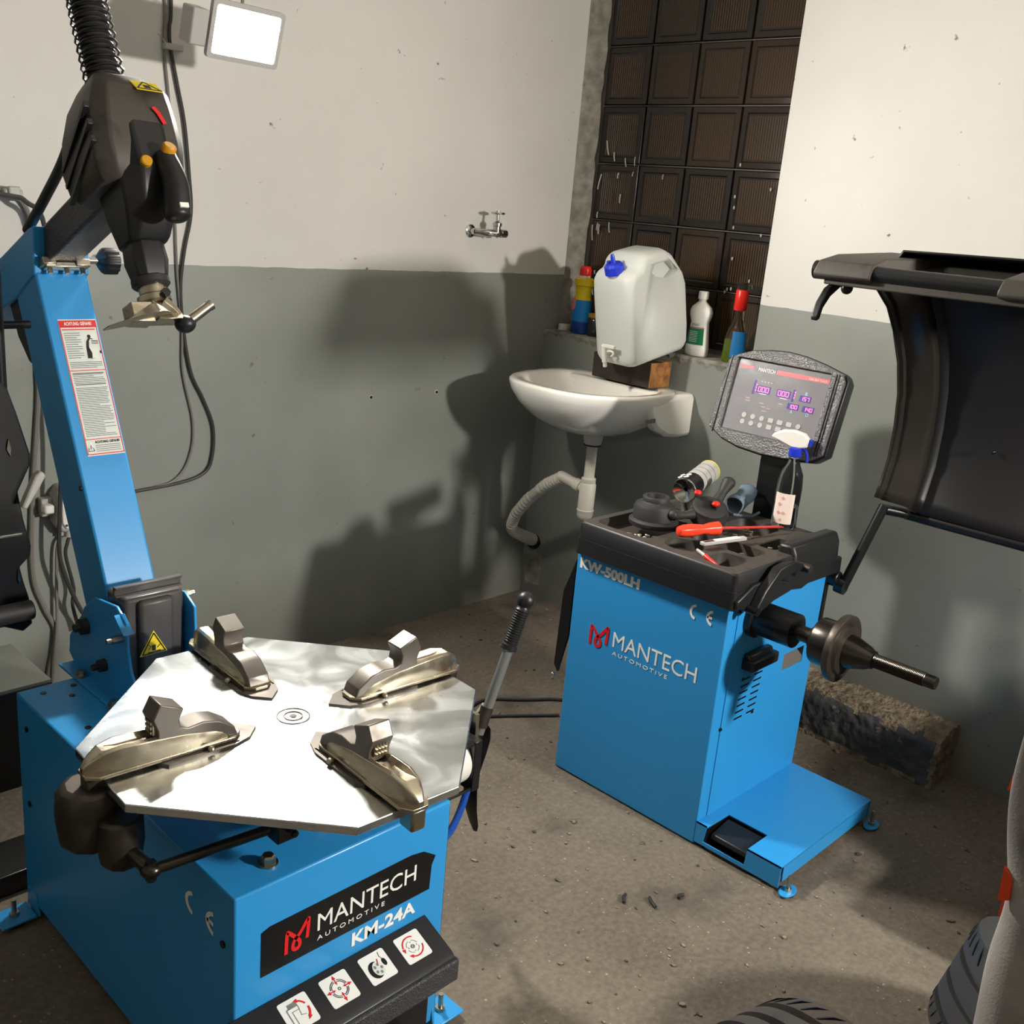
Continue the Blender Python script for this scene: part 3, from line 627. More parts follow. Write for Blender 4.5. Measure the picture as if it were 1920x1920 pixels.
# pedal hood with four pictograms
hx0, hx1 = .66, 1.063
b = B(); b.prism_yz([(fy, .286), (fy, .15), (1.045, .205), (1.035, .222), (1.035, .250), (1.045, .257)], hx0, hx1); hood = part('pedal_hood', b, BLACKP, TC, .002)
b = B(); b.box(hx0-.004, hx1+.004, 1.028, 1.040, .205, .248); part('hood_lip', b, BLACKG, TC, .003)
b = B(); b.box(.70, 1.03, 1.06, 1.118, .03, .17); part('pedal_box', b, BLACKM, TC, .003)
nrm = V(0, .257-.286, -(1.045-fy)); nrm = V(0, -.029, .075).normalized()
HR, HU = V(1, 0, 0), V(0, .075, .029).normalized()
def hp(u, v, h=0): return V(0, 1.0825, .2715) + HR*u + HU*v + nrm*h
S_ = .026
for k, xc in enumerate((.772, .850, .928, 1.004)):
    Mh = Matrix(((1, HU.x, nrm.x, xc), (0, HU.y, nrm.y, 1.0825), (0, HU.z, nrm.z, .2715), (0, 0, 0, 1)))
    b = B(Mh); b.prism_xy(rrect(-S_, S_, -S_, S_, .004), .0, .0012); ic = part('pedal_icon', b, WHITEDECAL, TC)
    br, bk_ = B(Mh), B(Mh); z_ = .0015
    def arc(bb, r_, a0, a1, w_, cx=0, cy=0):
        n_ = 14; bb.loft([[(cx+(r_+s_*w_)*cos(radians(a0+(a1-a0)*j/n_)), cy+(r_+s_*w_)*sin(radians(a0+(a1-a0)*j/n_)), z_+h_) for s_, h_ in ((-1,0),(1,0),(1,.0004),(-1,.0004))] for j in range(n_+1)])
    def arrow(bb, x_, y_, a_, s_=.0045):
        a_ = radians(a_); bb.prism_xy([(x_+s_*cos(a_+t), y_+s_*sin(a_+t)) for t in (0, 2.3, -2.3)], z_, z_+.0005)
    if k == 0:
        bk_.band([(-.016, -.022, z_), (-.016, .010, z_), (-.004, .014, z_)], .002, (.7, -.7, 0), (0, 0, .0004)); bk_.band([(-.009, -.022, z_), (-.009, .004, z_), (.004, .004, z_)], .0012, (.7, -.7, 0), (0, 0, .0004)); bk_.box(-.012, .004, .010, .018, z_, z_+.0004); bk_.band([(.004, .010, z_), (.002, -.006, z_), (.010, -.008, z_)], .0012, (.7, .7, 0), (0, 0, .0004))
        arc(br, .018, 75, 25, .0013, 0, 0); arc(br, .018, 5, -50, .0017, 0, 0); arrow(br, .004, .0178, 170); arrow(br, .012, -.015, -130)
    elif k == 1:
        for a_ in (0, 90, 180, 270):
            arc(bk_, .0155, a_+12, a_+78, .0005); arc(bk_, .0130, a_+12, a_+78, .0005)
            c_, s2 = cos(radians(a_)), sin(radians(a_)); br.band([(.010*c_, .010*s2, z_), (.020*c_, .020*s2, z_)], .0016, (-s2, c_, 0), (0, 0, .0004)); arrow(br, .020*c_, .020*s2, a_, .004); arrow(br, .010*c_, .010*s2, a_+180, .003)
        arc(bk_, .0022, 0, 360, .0005)
    elif k == 2:
        bk_.prism_xy(circ(-.006, -.004, .013, 24, .0155), z_, z_+.0003); bk_.prism_xy(circ(.015, .002, .004, 12, .007), z_, z_+.0004); bk_.band([(.015, .008, z_), (.012, .014, z_), (.014, .022, z_)], .0006, (1, 0, 0), (0, 0, .0004))
        wb = B(Mh); wb.prism_xy(circ(-.001, -.004, .0105, 24, .013), z_+.0003, z_+.0006); wt = part('icon_wheel', wb, LABELP, ic)
        sb = B(Mh)
        for j in range(5): a_ = 2*pi*j/5; sb.prism_xy(circ(-.001+.0062*cos(a_), -.004+.0075*sin(a_), .0025, 8, .003), z_+.0006, z_+.0008)
        part('icon_spoke', sb, GREYDECAL, ic); br.band([(.002, .004, z_+.0006), (.006, .012, z_)], .0016, (1, 0, 0), (0, 0, .0006))
    else:
        for j in range(4): arc(bk_, .0115, 90*j+14, 90*j+76, .0004); arc(bk_, .0085, 90*j-10, 90*j+10, .0005)
        arc(bk_, .0035, 0, 360, .0005); arc(bk_, .0018, 0, 360, .0005)
        arc(br, .0185, 60, 170, .0011); arc(br, .0185, -120, -10, .0011); arrow(br, -.0185, -.001, -95); arrow(br, -.012, -.0145, 150)
    part('icon_red_print', br, REDDECAL, ic); part('icon_black_print', bk_, GREYDECAL if k in (0, 3) else BLACKDECAL, ic)
b = B(); b.prism_yz([(1.10, .05), (1.06, .06), (.98, .115), (.975, .105), (1.05, .045)], .885, .915); b.prism_yz([(1.10, .07), (1.0, .13), (.99, .12), (1.09, .06)], .97, .995); part('foot_pedal', b, BLACKG, TC, .003)
b = B(); b.cyl((.93, 1.05, .11), (.93, 1.05, .125), .010, n=6); b.cyl((.93, 1.05, .09), (.93, 1.05, .11), .005, n=10); part('pedal_nut', b, mat('brass', (190, 160, 90), .3, 1), TC)
for x, y, s_ in ((.64, 1.90, -1), (1.14, 1.14, 1), (1.12, 1.90, 1)):
    b = B(); b.prism_xy([(x-.035, y-.03), (x+.035, y-.03), (x+.035, y+.03), (x-.035, y+.03)], .012, .018); b.prism_yz([(y-.03, .012), (y+.03, .012), (y+.02, .06), (y-.02, .06)], x-s_*.04-.003, x-s_*.04+.003); fb = part('anchor_foot', b, BLUE, TC, .002)
    b = B(); b.cyl((x, y, 0), (x, y, .055), .005, n=10); b.cyl((x, y, .018), (x, y, .026), .010, n=6); part('anchor_bolt', b, ZINC, fb)
    b = B(); b.cyl((x, y, 0), (x, y, .012), .022); part('foot_pad', b, RUBBER, fb)
# bead breaker on the right side
b = B(); b.cyl((1.112, 1.30, .440), (1.285, 1.30, .440), .052, n=28); bc = part('breaker_cylinder', b, WHITEPL, TC, .002)
b = B()
b.box(1.285, 1.305, 1.245, 1.355, .385, .495); b.cyl((1.11, 1.25, .490), (1.29, 1.25, .490), .004, n=8); b.cyl((1.11, 1.25, .390), (1.29, 1.25, .390), .004, n=8); b.cyl((1.11, 1.35, .490), (1.29, 1.35, .490), .004, n=8)
part('cylinder_flange', b, BLACKM, TC, .003)
b = B(); b.cyl((1.305, 1.30, .440), (1.318, 1.30, .440), .018, n=16); part('red_bush', b, RED, TC)
b = B(); b.cyl((1.300, 1.34, .485), (1.300, 1.34, .545), .016, n=14); b.ell((1.300, 1.34, .545), (.016, .016, .010)); b.box(1.318, 1.326, 1.28, 1.37, .40, .53); b.prism_xz([(1.30, .36), (1.34, .36), (1.375, .50), (1.365, .53), (1.33, .50)], 1.306, 1.313); part('breaker_bracket', b, ZINC, TC, .003)
b = B(); b.cyl((1.348, 1.30, .470), (1.425, 1.30, .668), .0105, n=16); hl = part('breaker_lever', b, mat('painted_grey_tube', (140, 142, 138), .3, .6), TC)
b = B(); b.cyl((1.352, 1.30, .485), (1.367, 1.30, .525), .0135, n=16); part('lever_socket', b, DARKIRON, TC)
lv = V(.106, 0, .272).normalized(); l0 = V(1.414, 1.30, .640)
b = B(); prof = [(.017, 0), (.017, .010), (.0135, .012)]
for k in range(14): prof += [(.0135, .014+.0052*k), (.0152, .0155+.0052*k), (.0152, .0175+.0052*k), (.0135, .019+.0052*k)]
prof += [(.012, .092)]
b.lathe(l0, lv, prof, 20); b.ell(l0+lv*.106, (.0185, .0185, .0185)); part('lever_grip', b, BLACKP, TC)
b = B(); W_ = .030
path = [(1.368, .488, .6), (1.374, .478, .7), (1.374, .455, .8), (1.362, .430, 1), (1.345, .395, 1.15), (1.340, .350, 1.2), (1.346, .300, 1.1), (1.360, .255, .8), (1.366, .236, .35)]
b.loft([[(x-.004, 1.30-W_*k*.62, z), (x+.010*k-.002, 1.30, z-.004), (x-.004, 1.30+W_*k*.62, z), (x-.010, 1.30, z+.002)] for x, z, k in path]); part('breaker_blade', b, BLACKP, TC, .002, label='curved black bead breaker blade')
b = B(); b.tube([(1.318, 1.285, .385), (1.295, 1.270, .366), (1.25, 1.240, .355), (1.20, 1.210, .352), (1.15, 1.185, .362), (1.108, 1.168, .375)], .0075, n=10); part('air_hose', b, mat('blue_air_hose', (18, 66, 150), .35), TC)
b = B(); b.cyl((1.315, 1.30, .40), (1.322, 1.286, .385), .010, n=10); part('hose_fitting', b, CHROME, TC)

# ------------------------------------------------------------------ wheel balancer
WB = thing('wheel_balancer', 'blue wheel balancer with black tool tray and raised screen', 'wheel balancer', (2.24, 1.39, 0))
X0, X1, Y0, Y1 = 2.01, 2.478, 1.155, 1.629
b = B(); b.box(X0, X1, Y0, Y1, .004, .66); part('cabinet', b, BLUE2, WB, .003)
# end panel: hole, seams, vents
def win_hole(): return [(2.317, .398), (2.421, .398), (2.421, .445), (2.317, .445)]
b = B(); b.plate([(2.052, .066), (X1-.002, .066), (X1-.002, .648), (2.052, .648)], [win_hole()], (0, Y0-.0012, 0), (1, 0, 0), (0, 0, 1), .0024); part('end_panel', b, BLUE2, WB)
b = B(); b.box(2.317, 2.421, Y0-.0006, Y0+.0002, .398, .445); part('storage_recess', b, mat('recess_grey', (96, 92, 88), .7), WB)
b = B(); b.prism_xz([(2.385, .445), (2.421, .445), (2.421, .415)], Y0-.0012, Y0-.0002); part('recess_edge', b, BLACKDECAL, WB)
for j in range(7):
    for i in range(2):
        z = .425-.0175*j; x = 2.118+.058*i - .006*j*.3
        part('vent_slot', B().prism_xz(rrect(x, x+.038, z, z+.0045, .002), Y0-.0030, Y0-.002), BLACKDECAL, WB)
for x, z in ((2.054, .626), (2.202, .627), (2.051, .313), (2.194, .318), (2.12, .43)):
    part('panel_screw', B().lathe((x, Y0-.002, z), (0, -1, 0), [(.005, 0), (.004, .003)], 10), BLACKM, WB)
b = B(); b.box(2.1, 2.226, Y0-.036, Y0-.002, .462, .492); b.prism_yz([(Y0-.036, .462), (Y0-.002, .462), (Y0-.002, .505), (Y0-.02, .505)], 2.105, 2.215); part('hanger_hook', b, BLACKP, WB, .006)
# base platform with brake pedal
zb = .068
b = B(); b.plate([(X0, .914), (2.478, .914), (2.478, Y0), (X0, Y0), (X0, 1.122), (2.103, 1.120), (2.103, 1.007), (X0, 1.007)], [], (0, 0, zb-.0015), (1,0,0), (0,1,0), .003)
b.plate([(.914, .012), (Y0, .012), (Y0, zb), (1.124, zb), (1.130, .022), (1.010, .022), (1.007, zb), (.914, zb)], [], (X0+.0015, 0, 0), (0, 1, 0), (0, 0, 1), .003)
b.box(X0+.014, 2.464, .914, .917, .022, zb-.002); b.box(2.475, 2.478, .914, Y0, .012, zb-.002)
part('base_platform', b, BLUE2, WB)
b = B(); b.box(X0+.004, 2.11, 1.004, 1.13, .004, .012); b.box(2.104, 2.110, 1.004, 1.13, .004, zb-.003); b.box(X0+.004, 2.11, 1.124, 1.13, .004, zb-.003); b.box(X0+.004, 2.11, 1.000, 1.006, .004, zb-.003); part('pedal_recess', b, BLACKDECAL, WB)
b = B(); b.prism_xz([(X0+.012, .034), (X0+.016, .046), (X0+.088, .060), (X0+.092, .056), (X0+.092, .050), (X0+.020, .028)], 1.012, 1.118); part('brake_pedal', b, BLACKP, WB, .004)
for x, y in ((2.025, .895), (2.462, .895)):
    b = B(); b.prism_xy(circ(x, y, .030, 20, .018), .006, .010); fb = part('foot_flange', b, BLUE2, WB, .001)
    b = B(); b.cyl((x, y, 0), (x, y, .050), .0045, n=10); b.cyl((x, y, .010), (x, y, .018), .009, n=6); part('anchor_bolt', b, ZINC, fb)
    b = B(); b.cyl((x, y, 0), (x, y, .006), .016); part('foot_pad', b, RUBBER, fb)
# lettering on the left side face
lx = X0-.0006
b = B(); logo(b, (lx, 1.556, .407), (0, -.058, 0), (0, 0, .060), .0042, (-1, 0, 0)); part('logo', b, REDDECAL, WB)
b = B(); b.text('MANTECH', (lx, 1.480, .424), (0, -.263, 0), (0, 0, .042), .0008); b.text('AUTOMOTIVE', (lx, 1.478, .402), (0, -.178, 0), (0, 0, .0105), .0008, space=1.4); part('brand_lettering', b, WHITEDECAL, WB)
b = B(); b.text('KW-500LH', (lx, 1.617, .603), (0, -.198, 0), (0, 0, .029), .0008, bold=.05); part('model_lettering', b, WHITEDECAL, WB)
b = B(); ce(b, (lx, 1.262, .583), (0, -.0385, 0), (0, 0, .040), (-1, 0, 0)); part('ce_mark', b, WHITEDECAL, WB)
# tool tray
tx0, tx1, ty0, ty1, tz = 1.992, 2.492, 1.140, 1.622, .735
pk = [rrect(2.022, 2.235, 1.425, 1.598, .03), circ(2.075, 1.345, .048, 20, .052), rrect(2.018, 2.118, 1.178, 1.262, .028), rrect(2.138, 2.215, 1.19, 1.40, .02), rrect(2.238, 2.43, 1.275, 1.40, .025), rrect(2.262, 2.44, 1.43, 1.598, .03), rrect(2.242, 2.35, 1.19, 1.245, .018)]
b = B(); b.plate(rrect(tx0+.004, tx1-.004, ty0+.004, ty1-.004, .012), pk, (0, 0, tz-.003), (1,0,0), (0,1,0), .006)
for p_ in pk:     # pocket walls and bottoms
    cx = sum(a for a, _ in p_)/len(p_); cy = sum(c for _, c in p_)/len(p_)
    sh_ = lambda k, z: [(cx+(a-cx)*k, cy+(c-cy)*k, z) for a, c in p_]
    b.loft([sh_(1.0, tz), sh_(.97, tz-.02), sh_(.93, tz-.030)], cap=False); R_ = [b.v(p) for p in sh_(.93, tz-.030)]; b.face(R_)
tray = part('tool_tray', b, DUSTY, WB, label='black moulded tray with dusty compartments')
b = B(); rr = lambda i, z: [(x, y, z) for x, y in rrect(tx0+i, tx1-i, ty0+i, ty1-i, .014)]
b.loft([rr(.004, tz), rr(0, tz-.005), rr(-.001, .690)] , cap=False); b.loft([rr(-.003, .690), rr(-.004, .648)], cap=False); b.loft([rr(-.001, .690), rr(-.003, .690)], cap=False)
part('tray_skirt', b, BLACKP, WB)
b = B(); b.prism_yz([(ty0-.012, .655), (ty0+.05, .655), (ty0+.045, .757), (ty0+.006, .760), (ty0-.006, .735)], 2.248, tx1-.008); part('tray_rear_block', b, BLACKP, WB, .008)
b = B(); b.prism_xz([(1.995, .650), (1.995, .672), (2.06, .70), (2.25, .70), (2.5, .69), (2.505, .645), (2.33, .648), (2.30, .640), (2.2, .655), (2.16, .640), (2.05, .635), (2.02, .645)], ty0-.012, ty0+.004); part('tray_side_skirt', b, BLACKP, WB, .004)
# calliper gauge arm on the end
b = B(); yg = ty0-.024
b.prism_xz([(2.04, .640), (2.075, .690), (2.13, .735), (2.19, .742), (2.245, .725), (2.25, .708), (2.20, .712), (2.15, .702), (2.19, .69), (2.20, .665), (2.12, .655), (2.06, .636)], yg-.012, yg+.012); ga = part('gauge_arm', b, BLACKP, WB, .004)
b = B(); b.cyl((2.245, yg-.03, .716), (2.245, yg+.01, .716), .012, n=14); part('gauge_knob', b, DARKIRON, ga)
b = B(); b.cyl((2.042, yg-.018, .645), (2.042, yg+.012, .645), .010, n=12); part('gauge_pivot', b, BLACKM, ga)
# spindle
sx, sz = 2.130, .598
yd = lambda y: (sx, y, sz)
b = B(); b.lathe(yd(Y0), (0,-1,0), [(.052, 0), (.052, .016), (.042, .020), (.042, .116), (.034, .118)], 32); part('spindle_housing', b, BLACKM, WB)
b = B(); b.lathe(yd(1.04), (0,-1,0), [(.019, 0), (.019, .040), (.027, .042), (.027, .058)], 28); part('spindle_neck', b, SHAFT, WB)
b = B(); b.lathe(yd(.984), (0,-1,0), [(.030, 0), (.054, .002), (.056, .006), (.056, .046), (.052, .048)], 40); part('hub', b, SHAFT, WB)
b = B(); b.lathe(yd(.934), (0,-1,0), [(.060, 0), (.078, .002), (.080, .006), (.080, .018), (.076, .020), (.062, .018), (.058, .026), (.040, .028)], 48); part('flange', b, DARKIRON, WB)
b = B(); b.lathe(yd(.908), (0,-1,0), [(.040, 0), (.038, .016), (.027, .050), (.022, .058), (.021, .064)], 32); part('centring_cone', b, SHAFT, WB)
prof = [(.0165, 0)]
for k in range(38): prof += [(.0165, .0032*k+.001), (.0148, .0032*k+.0026)]
prof += [(.015, .124), (.015, .142), (.0135, .145)]
b = B(); b.lathe(yd(.846), (0,-1,0), prof, 20); part('threaded_shaft', b, SHAFT, WB)
# display console
xo, zo, yo = 2.50, .957, 1.550; tl = V(.045, 0, .187).normalized(); KS = 1.08
DN = V(0, -1, 0).cross(tl).normalized()      # outward normal (towards the operator)
if DN.x > 0: DN = -DN
DM = Matrix(((0, tl.x*KS, DN.x*KS, xo), (-KS, tl.y, DN.y, yo), (0, tl.z*KS, DN.z*KS, zo), (0,0,0,1)))   # x right, y up, z outwards
outer = [(-.037, -.006), (-.030, .173), (-.008, .190), (.03, .205), (.08, .214), (.13, .217), (.18, .213), (.23, .203), (.29, .187), (.300, .170), (.296, -.014), (.27, -.034), (.20, -.044), (.13, -.047), (.06, -.042), (.01, -.030)]
b = B(DM); b.plate(outer, [rrect(-.004, .263, -.004, .184, .004)], (0, 0, .004), (1,0,0), (0,1,0), .012)
con = part('console_bezel', b, CONSOLEP, WB, .002, label='black console frame with sparkling textured finish')
b = B(DM); k2 = [(u+(u-.13)*.03, v+(v-.085)*.03) for u, v in outer]
b.loft([[(u, v, -.002) for u, v in outer], [(u, v, -.002) for u, v in k2], [(u, v, -.020) for u, v in k2], [(u, v, -.050) for u, v in outer], [((u-.13)*.7+.13, (v-.085)*.7+.085, -.085) for u, v in outer]]); part('console_shell', b, BLACKP, WB, .003)
b = B(DM)
for x in (-.022, .276, .283): part('bezel_groove', B(DM).box(x, x+.002, -.02, .185, .008, .0125), BLACKDECAL, con)
b = B(DM); b.box(-.003, .262, -.003, .183, 0, .002); scr = part('screen', b, SCREEN, WB, label='glossy film-covered screen with red digits')
def sbox(bb, u0, u1, v0, v1, h=.0005, z=.002): bb.box(u0, u1, v0, v1, z, z+h)
b = B(DM); sbox(b, .004, .046, .160, .168); sbox(b, .113, .262, .158, .169); part('red_stripe', b, mat('pinkish_red_band', (206, 88, 96), .3), scr)
b = B(DM); b.text('MANTECH', (.060, .158, .0026), (.048, 0, 0), (0, .0095, 0), .0005); b.text('CAR SELF-TUNED', (.205, .1605, .0030), (.050, 0, 0), (0, .005, 0), .0004)
for k in range(4): sbox(b, .078+.009*k, .081+.009*k, .133, .1345)
sbox(b, .08, .10, .102, .1035); sbox(b, .14, .16, .101, .1025); part('screen_lettering', b, WHITEDECAL, scr)
lb, ld = B(DM), B(DM)
SEG = {'0': 'abcdef', '1': 'bc', '5': 'afgcd', '7': 'abc', '4': 'fgbc'}
def digit(ch, u, v, w_, h_):
    t = w_*.16
    R = {'a': (0, w_, h_-t, h_), 'd': (0, w_, 0, t), 'g': (0, w_, h_/2-t/2, h_/2+t/2), 'f': (0, t, h_/2, h_), 'e': (0, t, 0, h_/2), 'b': (w_-t, w_, h_/2, h_), 'c': (w_-t, w_, 0, h_/2)}
    for c in SEG[ch]:
        a, b2, c2, d2 = R[c]; ld.box(u+a, u+b2, v+c2, v+d2, .0029, .0034)
def disp(txt, u, v, w_, h_, gap):
    n_ = len(txt); sbox(lb, u-.004, u+n_*(w_+gap)+.002, v-.003, v+h_+.003)
    for i, c in enumerate(txt): digit(c, u+i*(w_+gap), v, w_, h_)
disp('000', .074, .107, .0085, .013, .0025); disp('000', .132, .107, .0085, .013, .0025)
disp('157', .197, .1065, .0065, .0095, .0022); disp('100', .170, .082, .0065, .0095, .0022); disp('140', .212, .082, .0065, .0095, .0022)
sbox(lb, .058, .064, .098, .135); sbox(lb, .172, .178, .098, .130)
for k in range(3): ld.prism_xy([(.066, .112+.007*k), (.069, .109+.007*k), (.066, .106+.007*k)], .0029, .0033); ld.prism_xy([(.180, .112+.007*k), (.177, .109+.007*k), (.180, .106+.007*k)], .0029, .0033)
part('digit_window', lb, LEDBACK, scr); part('lit_digits', ld, LED, scr)
b = B(DM); b.text('B', (.206, .1205, .0026), (.006, 0, 0), (0, .008, 0), .0004); b.text('A', (.178, .070, .0026), (.006, 0, 0), (0, .008, 0), .0004); b.text('D', (.222, .070, .0026), (.007, 0, 0), (0, .008, 0), .0004); part('blue_lettering', b, LEDBLUE, scr)
b = B(DM)
for u, v in ((.045, .085), (.046, .078), (.088, .078), (.095, .070), (.11, .068), (.14, .086), (.10, .060)): sbox(b, u, u+.012, v, v+.002)
part('screen_small_print', b, mat('pink_print', (190, 150, 156), .4), scr)
for r_, vy in ((0, .041), (1, .0235)):
    for k in range(7):
        u = .054+.0262*k; round_ = k < 3
        bb = B(DM); bb.prism_xy(circ(u, vy, .0068, 16) if round_ or k == 6 else rrect(u-.0075, u+.0075, vy-.006, vy+.006, .002), .002, .0036)
        part('push_button', bb, RED if (k == 6 and r_ == 1) else GREYPL, scr, .0005, label='red stop push button' if (k == 6 and r_ == 1) else None)
b = B(); b.box(2.525, 2.575, 1.330, 1.430, .60, 1.06); b.box(2.478, 2.53, 1.36, 1.40, .61, .66); part('console_post', b, BLACKM, WB, .004)
# side hanger plate at the far left side and ball
b = B(); b.prism_xz([(2.03, .70), (2.10, .66), (2.12, .30), (2.08, .28), (2.02, .45)], Y1+.004, Y1+.012); b.prism_yz([(1.633, .62), (1.668, .52), (1.675, .30), (1.660, .28), (1.635, .40)], 2.012, 2.022); part('cone_hanger', b, BLACKM, WB, .002)
b = B(); b.ell((2.005, 1.668, .272), (.008, .008, .008)); part('hanger_ball', b, CHROME, WB)
# rear bracket, guard tube and guard
b = B(); b.box(X1-.002, X1+.020, Y0-.006, Y0+.05, .50, .735); b.cyl((2.50, Y0+.02, .625), (2.50, Y0-.03, .625), .022, n=18); part('guard_bracket', b, BLACKM, WB, .004)
b = B(); b.cyl((2.50, 1.130, .610), (2.50, 1.105, .608), .020, n=16); b.cyl((2.505, 1.115, .605), (2.575, 1.075, .835), .0135, n=16); b.cyl((2.640, 1.04, .812), (2.640, .40, .812), .016, n=16); b.cyl((2.570, 1.082, .825), (2.64, 1.03, .812), .0135, n=14); part('guard_tube', b, BLACKM, WB)
prof = [(2.069, 1.326), (2.075, 1.355), (2.101, 1.382), (2.150, 1.402), (2.234, 1.410), (2.300, 1.404), (2.352, 1.388), (2.422, 1.348), (2.480, 1.291), (2.540, 1.210), (2.578, 1.126), (2.594, 1.040), (2.594, .954), (2.572, .885), (2.558, .855)]
def gsec(y, off):
    o_ = []
    for i, (x, z) in enumerate(prof):
        a = prof[max(i-1, 0)]; c = prof[min(i+1, len(prof)-1)]; dx, dz = c[0]-a[0], c[1]-a[1]; L_ = math.hypot(dx, dz)
        o_.append((x - dz/L_*off*(-1) * -1 if False else x + (-dz)/L_*off*-1*-1, y, z + dx/L_*off))
    return o_
def gs(y, off, i0=0, i1=None):
    P = []
    for i in range(len(prof)):
        a = prof[max(i-1, 0)]; c = prof[min(i+1, len(prof)-1)]; dx, dz = c[0]-a[0], c[1]-a[1]; L_ = math.hypot(dx, dz)
        P.append((prof[i][0] + (-dz)/L_*off, y, prof[i][1] + dx/L_*off))
    return P[i0:i1]
b = B(); b.loft([gs(1.100, 0, 4), gs(1.098, .006, 4), gs(1.088, .008, 4), gs(1.085, .018, 4), gs(1.035, .022, 4), gs(1.02, .030, 4), gs(1.015, .050, 4)], cap=False, closed=False)
g1 = part('guard_flange', b, mat('black_satin_plastic', (50, 46, 42), .22, .3), WB, label='satin curved rim catching the light'); md = g1.modifiers.new('solid', 'SOLIDIFY'); md.thickness = .004
b = B(); b.loft([gs(1.015, .05, 4), gs(1.00, .075, 4), gs(.42, .085, 4)], cap=False, closed=False)
g2 = part('guard_shell', b, BLACKP, WB); md = g2.modifiers.new('solid', 'SOLIDIFY'); md.thickness = .005
b = B(); b.prism_xz([(2.069, 1.322), (2.066, 1.330), (2.078, 1.362), (2.104, 1.392), (2.15, 1.412), (2.30, 1.412), (2.30, 1.398), (2.22, 1.402), (2.15, 1.394), (2.112, 1.374), (2.088, 1.350), (2.080, 1.326)], 1.088, 1.104); part('guard_hook', b, BLACKP, WB, .003)
b = B(); b.ell((2.20, 1.098, 1.392), (.018, .012, .014), 12, 8); part('guard_bump', b, BLACKP, g2)
b = B(); b.cyl((2.115, 1.135, 1.428), (2.115, .42, 1.428), .020, n=20); part('guard_top_tube', b, BLACKM, WB)
b = B(); b.box(2.10, 2.50, .42, 1.105, 1.400, 1.418); b.prism_xz([(2.13, 1.41), (2.30, 1.462), (2.42, 1.462), (2.46, 1.41)], .42, 1.09); part('guard_lid', b, DUSTY, WB, .003)
for ya, yb_ in ((1.125, .985), (.735, .60)):
    b = B(); b.loft([[(2.085, ya, 1.418), (2.085, yb_+.01, 1.418), (2.085, yb_+.01, 1.424), (2.085, ya, 1.424)], [(2.092, ya, 1.412), (2.092, yb_+.01, 1.412), (2.100, yb_+.012, 1.450), (2.100, ya-.003, 1.450)], [(2.15, ya-.01, 1.410), (2.15, yb_, 1.410), (2.15, yb_+.01, 1.464), (2.15, ya-.015, 1.464)], [(2.40, ya-.02, 1.410), (2.40, yb_-.08, 1.410), (2.38, yb_-.06, 1.476), (2.38, ya-.03, 1.476)]])
    part('lid_block', b, DUSTY, WB, .003)
b = B(); b.lathe((2.655, .86, 1.02), (-1, 0, 0), [(.006, 0), (.006, .006), (.003, .010)], 12); part('guard_rivet', b, BLACKM, WB)

# ------------------------------------------------------------------ things on the balancer tray
def rim(c, a, b_): return [(a, b_)]
t = thing('pressure_cup', 'round black rubber cup standing on the left of the tool tray', 'tool', (2.150, 1.500, .732))
b = B(); b.lathe((2.150, 1.500, .734), (0,0,1), [(.064, 0), (.066, .004), (.066, .012), (.061, .016), (.057, .018), (.056, .048), (.052, .056), (.038, .062), (.036, .064), (.036, .074), (.034, .077), (.025, .077), (.023, .060)], 40); part('cup_body', b, RUBBER, t)
b = B(); b.lathe((2.150, 1.500, .794), (0,0,1), [(.0228, 0), (.0228, .002)], 24); part('cup_bore', b, BLACKDECAL, t)
t = thing('spray_can', 'silver and black aerosol can lying aslant behind the black cup', 'spray can', (2.30, 1.52, .76))
a0, a1 = V(2.228, 1.470, .822), V(2.402, 1.510, .846); dv = (a1-a0).normalized(); Lc = (a1-a0).length
b = B(); b.lathe(a0, dv, [(.0315, .004), (.0315, .075)], 32, cap=False); part('black_print', b, BLACKM, t)
b = B(); b.lathe(a0, dv, [(.0316, .062), (.0316, Lc-.012)], 32, cap=False); part('can_body', b, GREYPL, t)
for k in range(4): part('can_stripe', B().lathe(a0, dv, [(.0318, .085+.028*k), (.0320, .086+.028*k), (.0318, .087+.028*k)], 32, cap=False), BLACKM, t)
b = B(); b.lathe(a0, dv, [(.0318, Lc-.012), (.0322, Lc-.004), (.028, Lc)], 32); part('yellow_rim', b, mat('pale_yellow_rim', (214, 206, 90), .4), t)
b = B(); b.lathe(a0, dv, [(.033, -.001), (.034, .001), (.034, .004), (.033, .006)], 32, cap=False); b.lathe(a0, dv, [(.033, -.001), (.029, .001), (.020, .008), (.006, .012)], 32, cap=False); part('can_base', b, CHROME, t)
uu = V(-.45, .2, .85); uu = (uu-dv*uu.dot(dv)).normalized(); ww = dv.cross(uu)
b = B()
for i, j in ((0, 0), (0, 1), (1, 0), (1, 1)):
    c = a0-dv*(.026+.018*i)*-1+uu*.0322+ww*(-.006+.017*(j-.5)); r_ = .008
    b.loft([[c+(dv*cos(k*pi/2)+ww*sin(k*pi/2))*r_+uu*h for k in range(4)] for h in (-.002, .0004)])
part('hazard_symbol', b, WHITEDECAL, t)
t = thing('quick_nut', 'black winged quick nut with two red buttons among the tools', 'tool', (2.24, 1.43, .735))
c = V(2.245, 1.395, .786); nd = V(-.25, -.28, .9).normalized()
b = B(); b.lathe(c-nd*.030, nd, [(.046, 0), (.050, .003), (.050, .020), (.047, .024), (.046, .040), (.040, .044), (.022, .044), (.020, .030)], 36); part('nut_body', b, RUBBER, t)
e1 = V(-.92, .38, -.02).normalized(); e2 = V(.86, .18, .22).normalized()
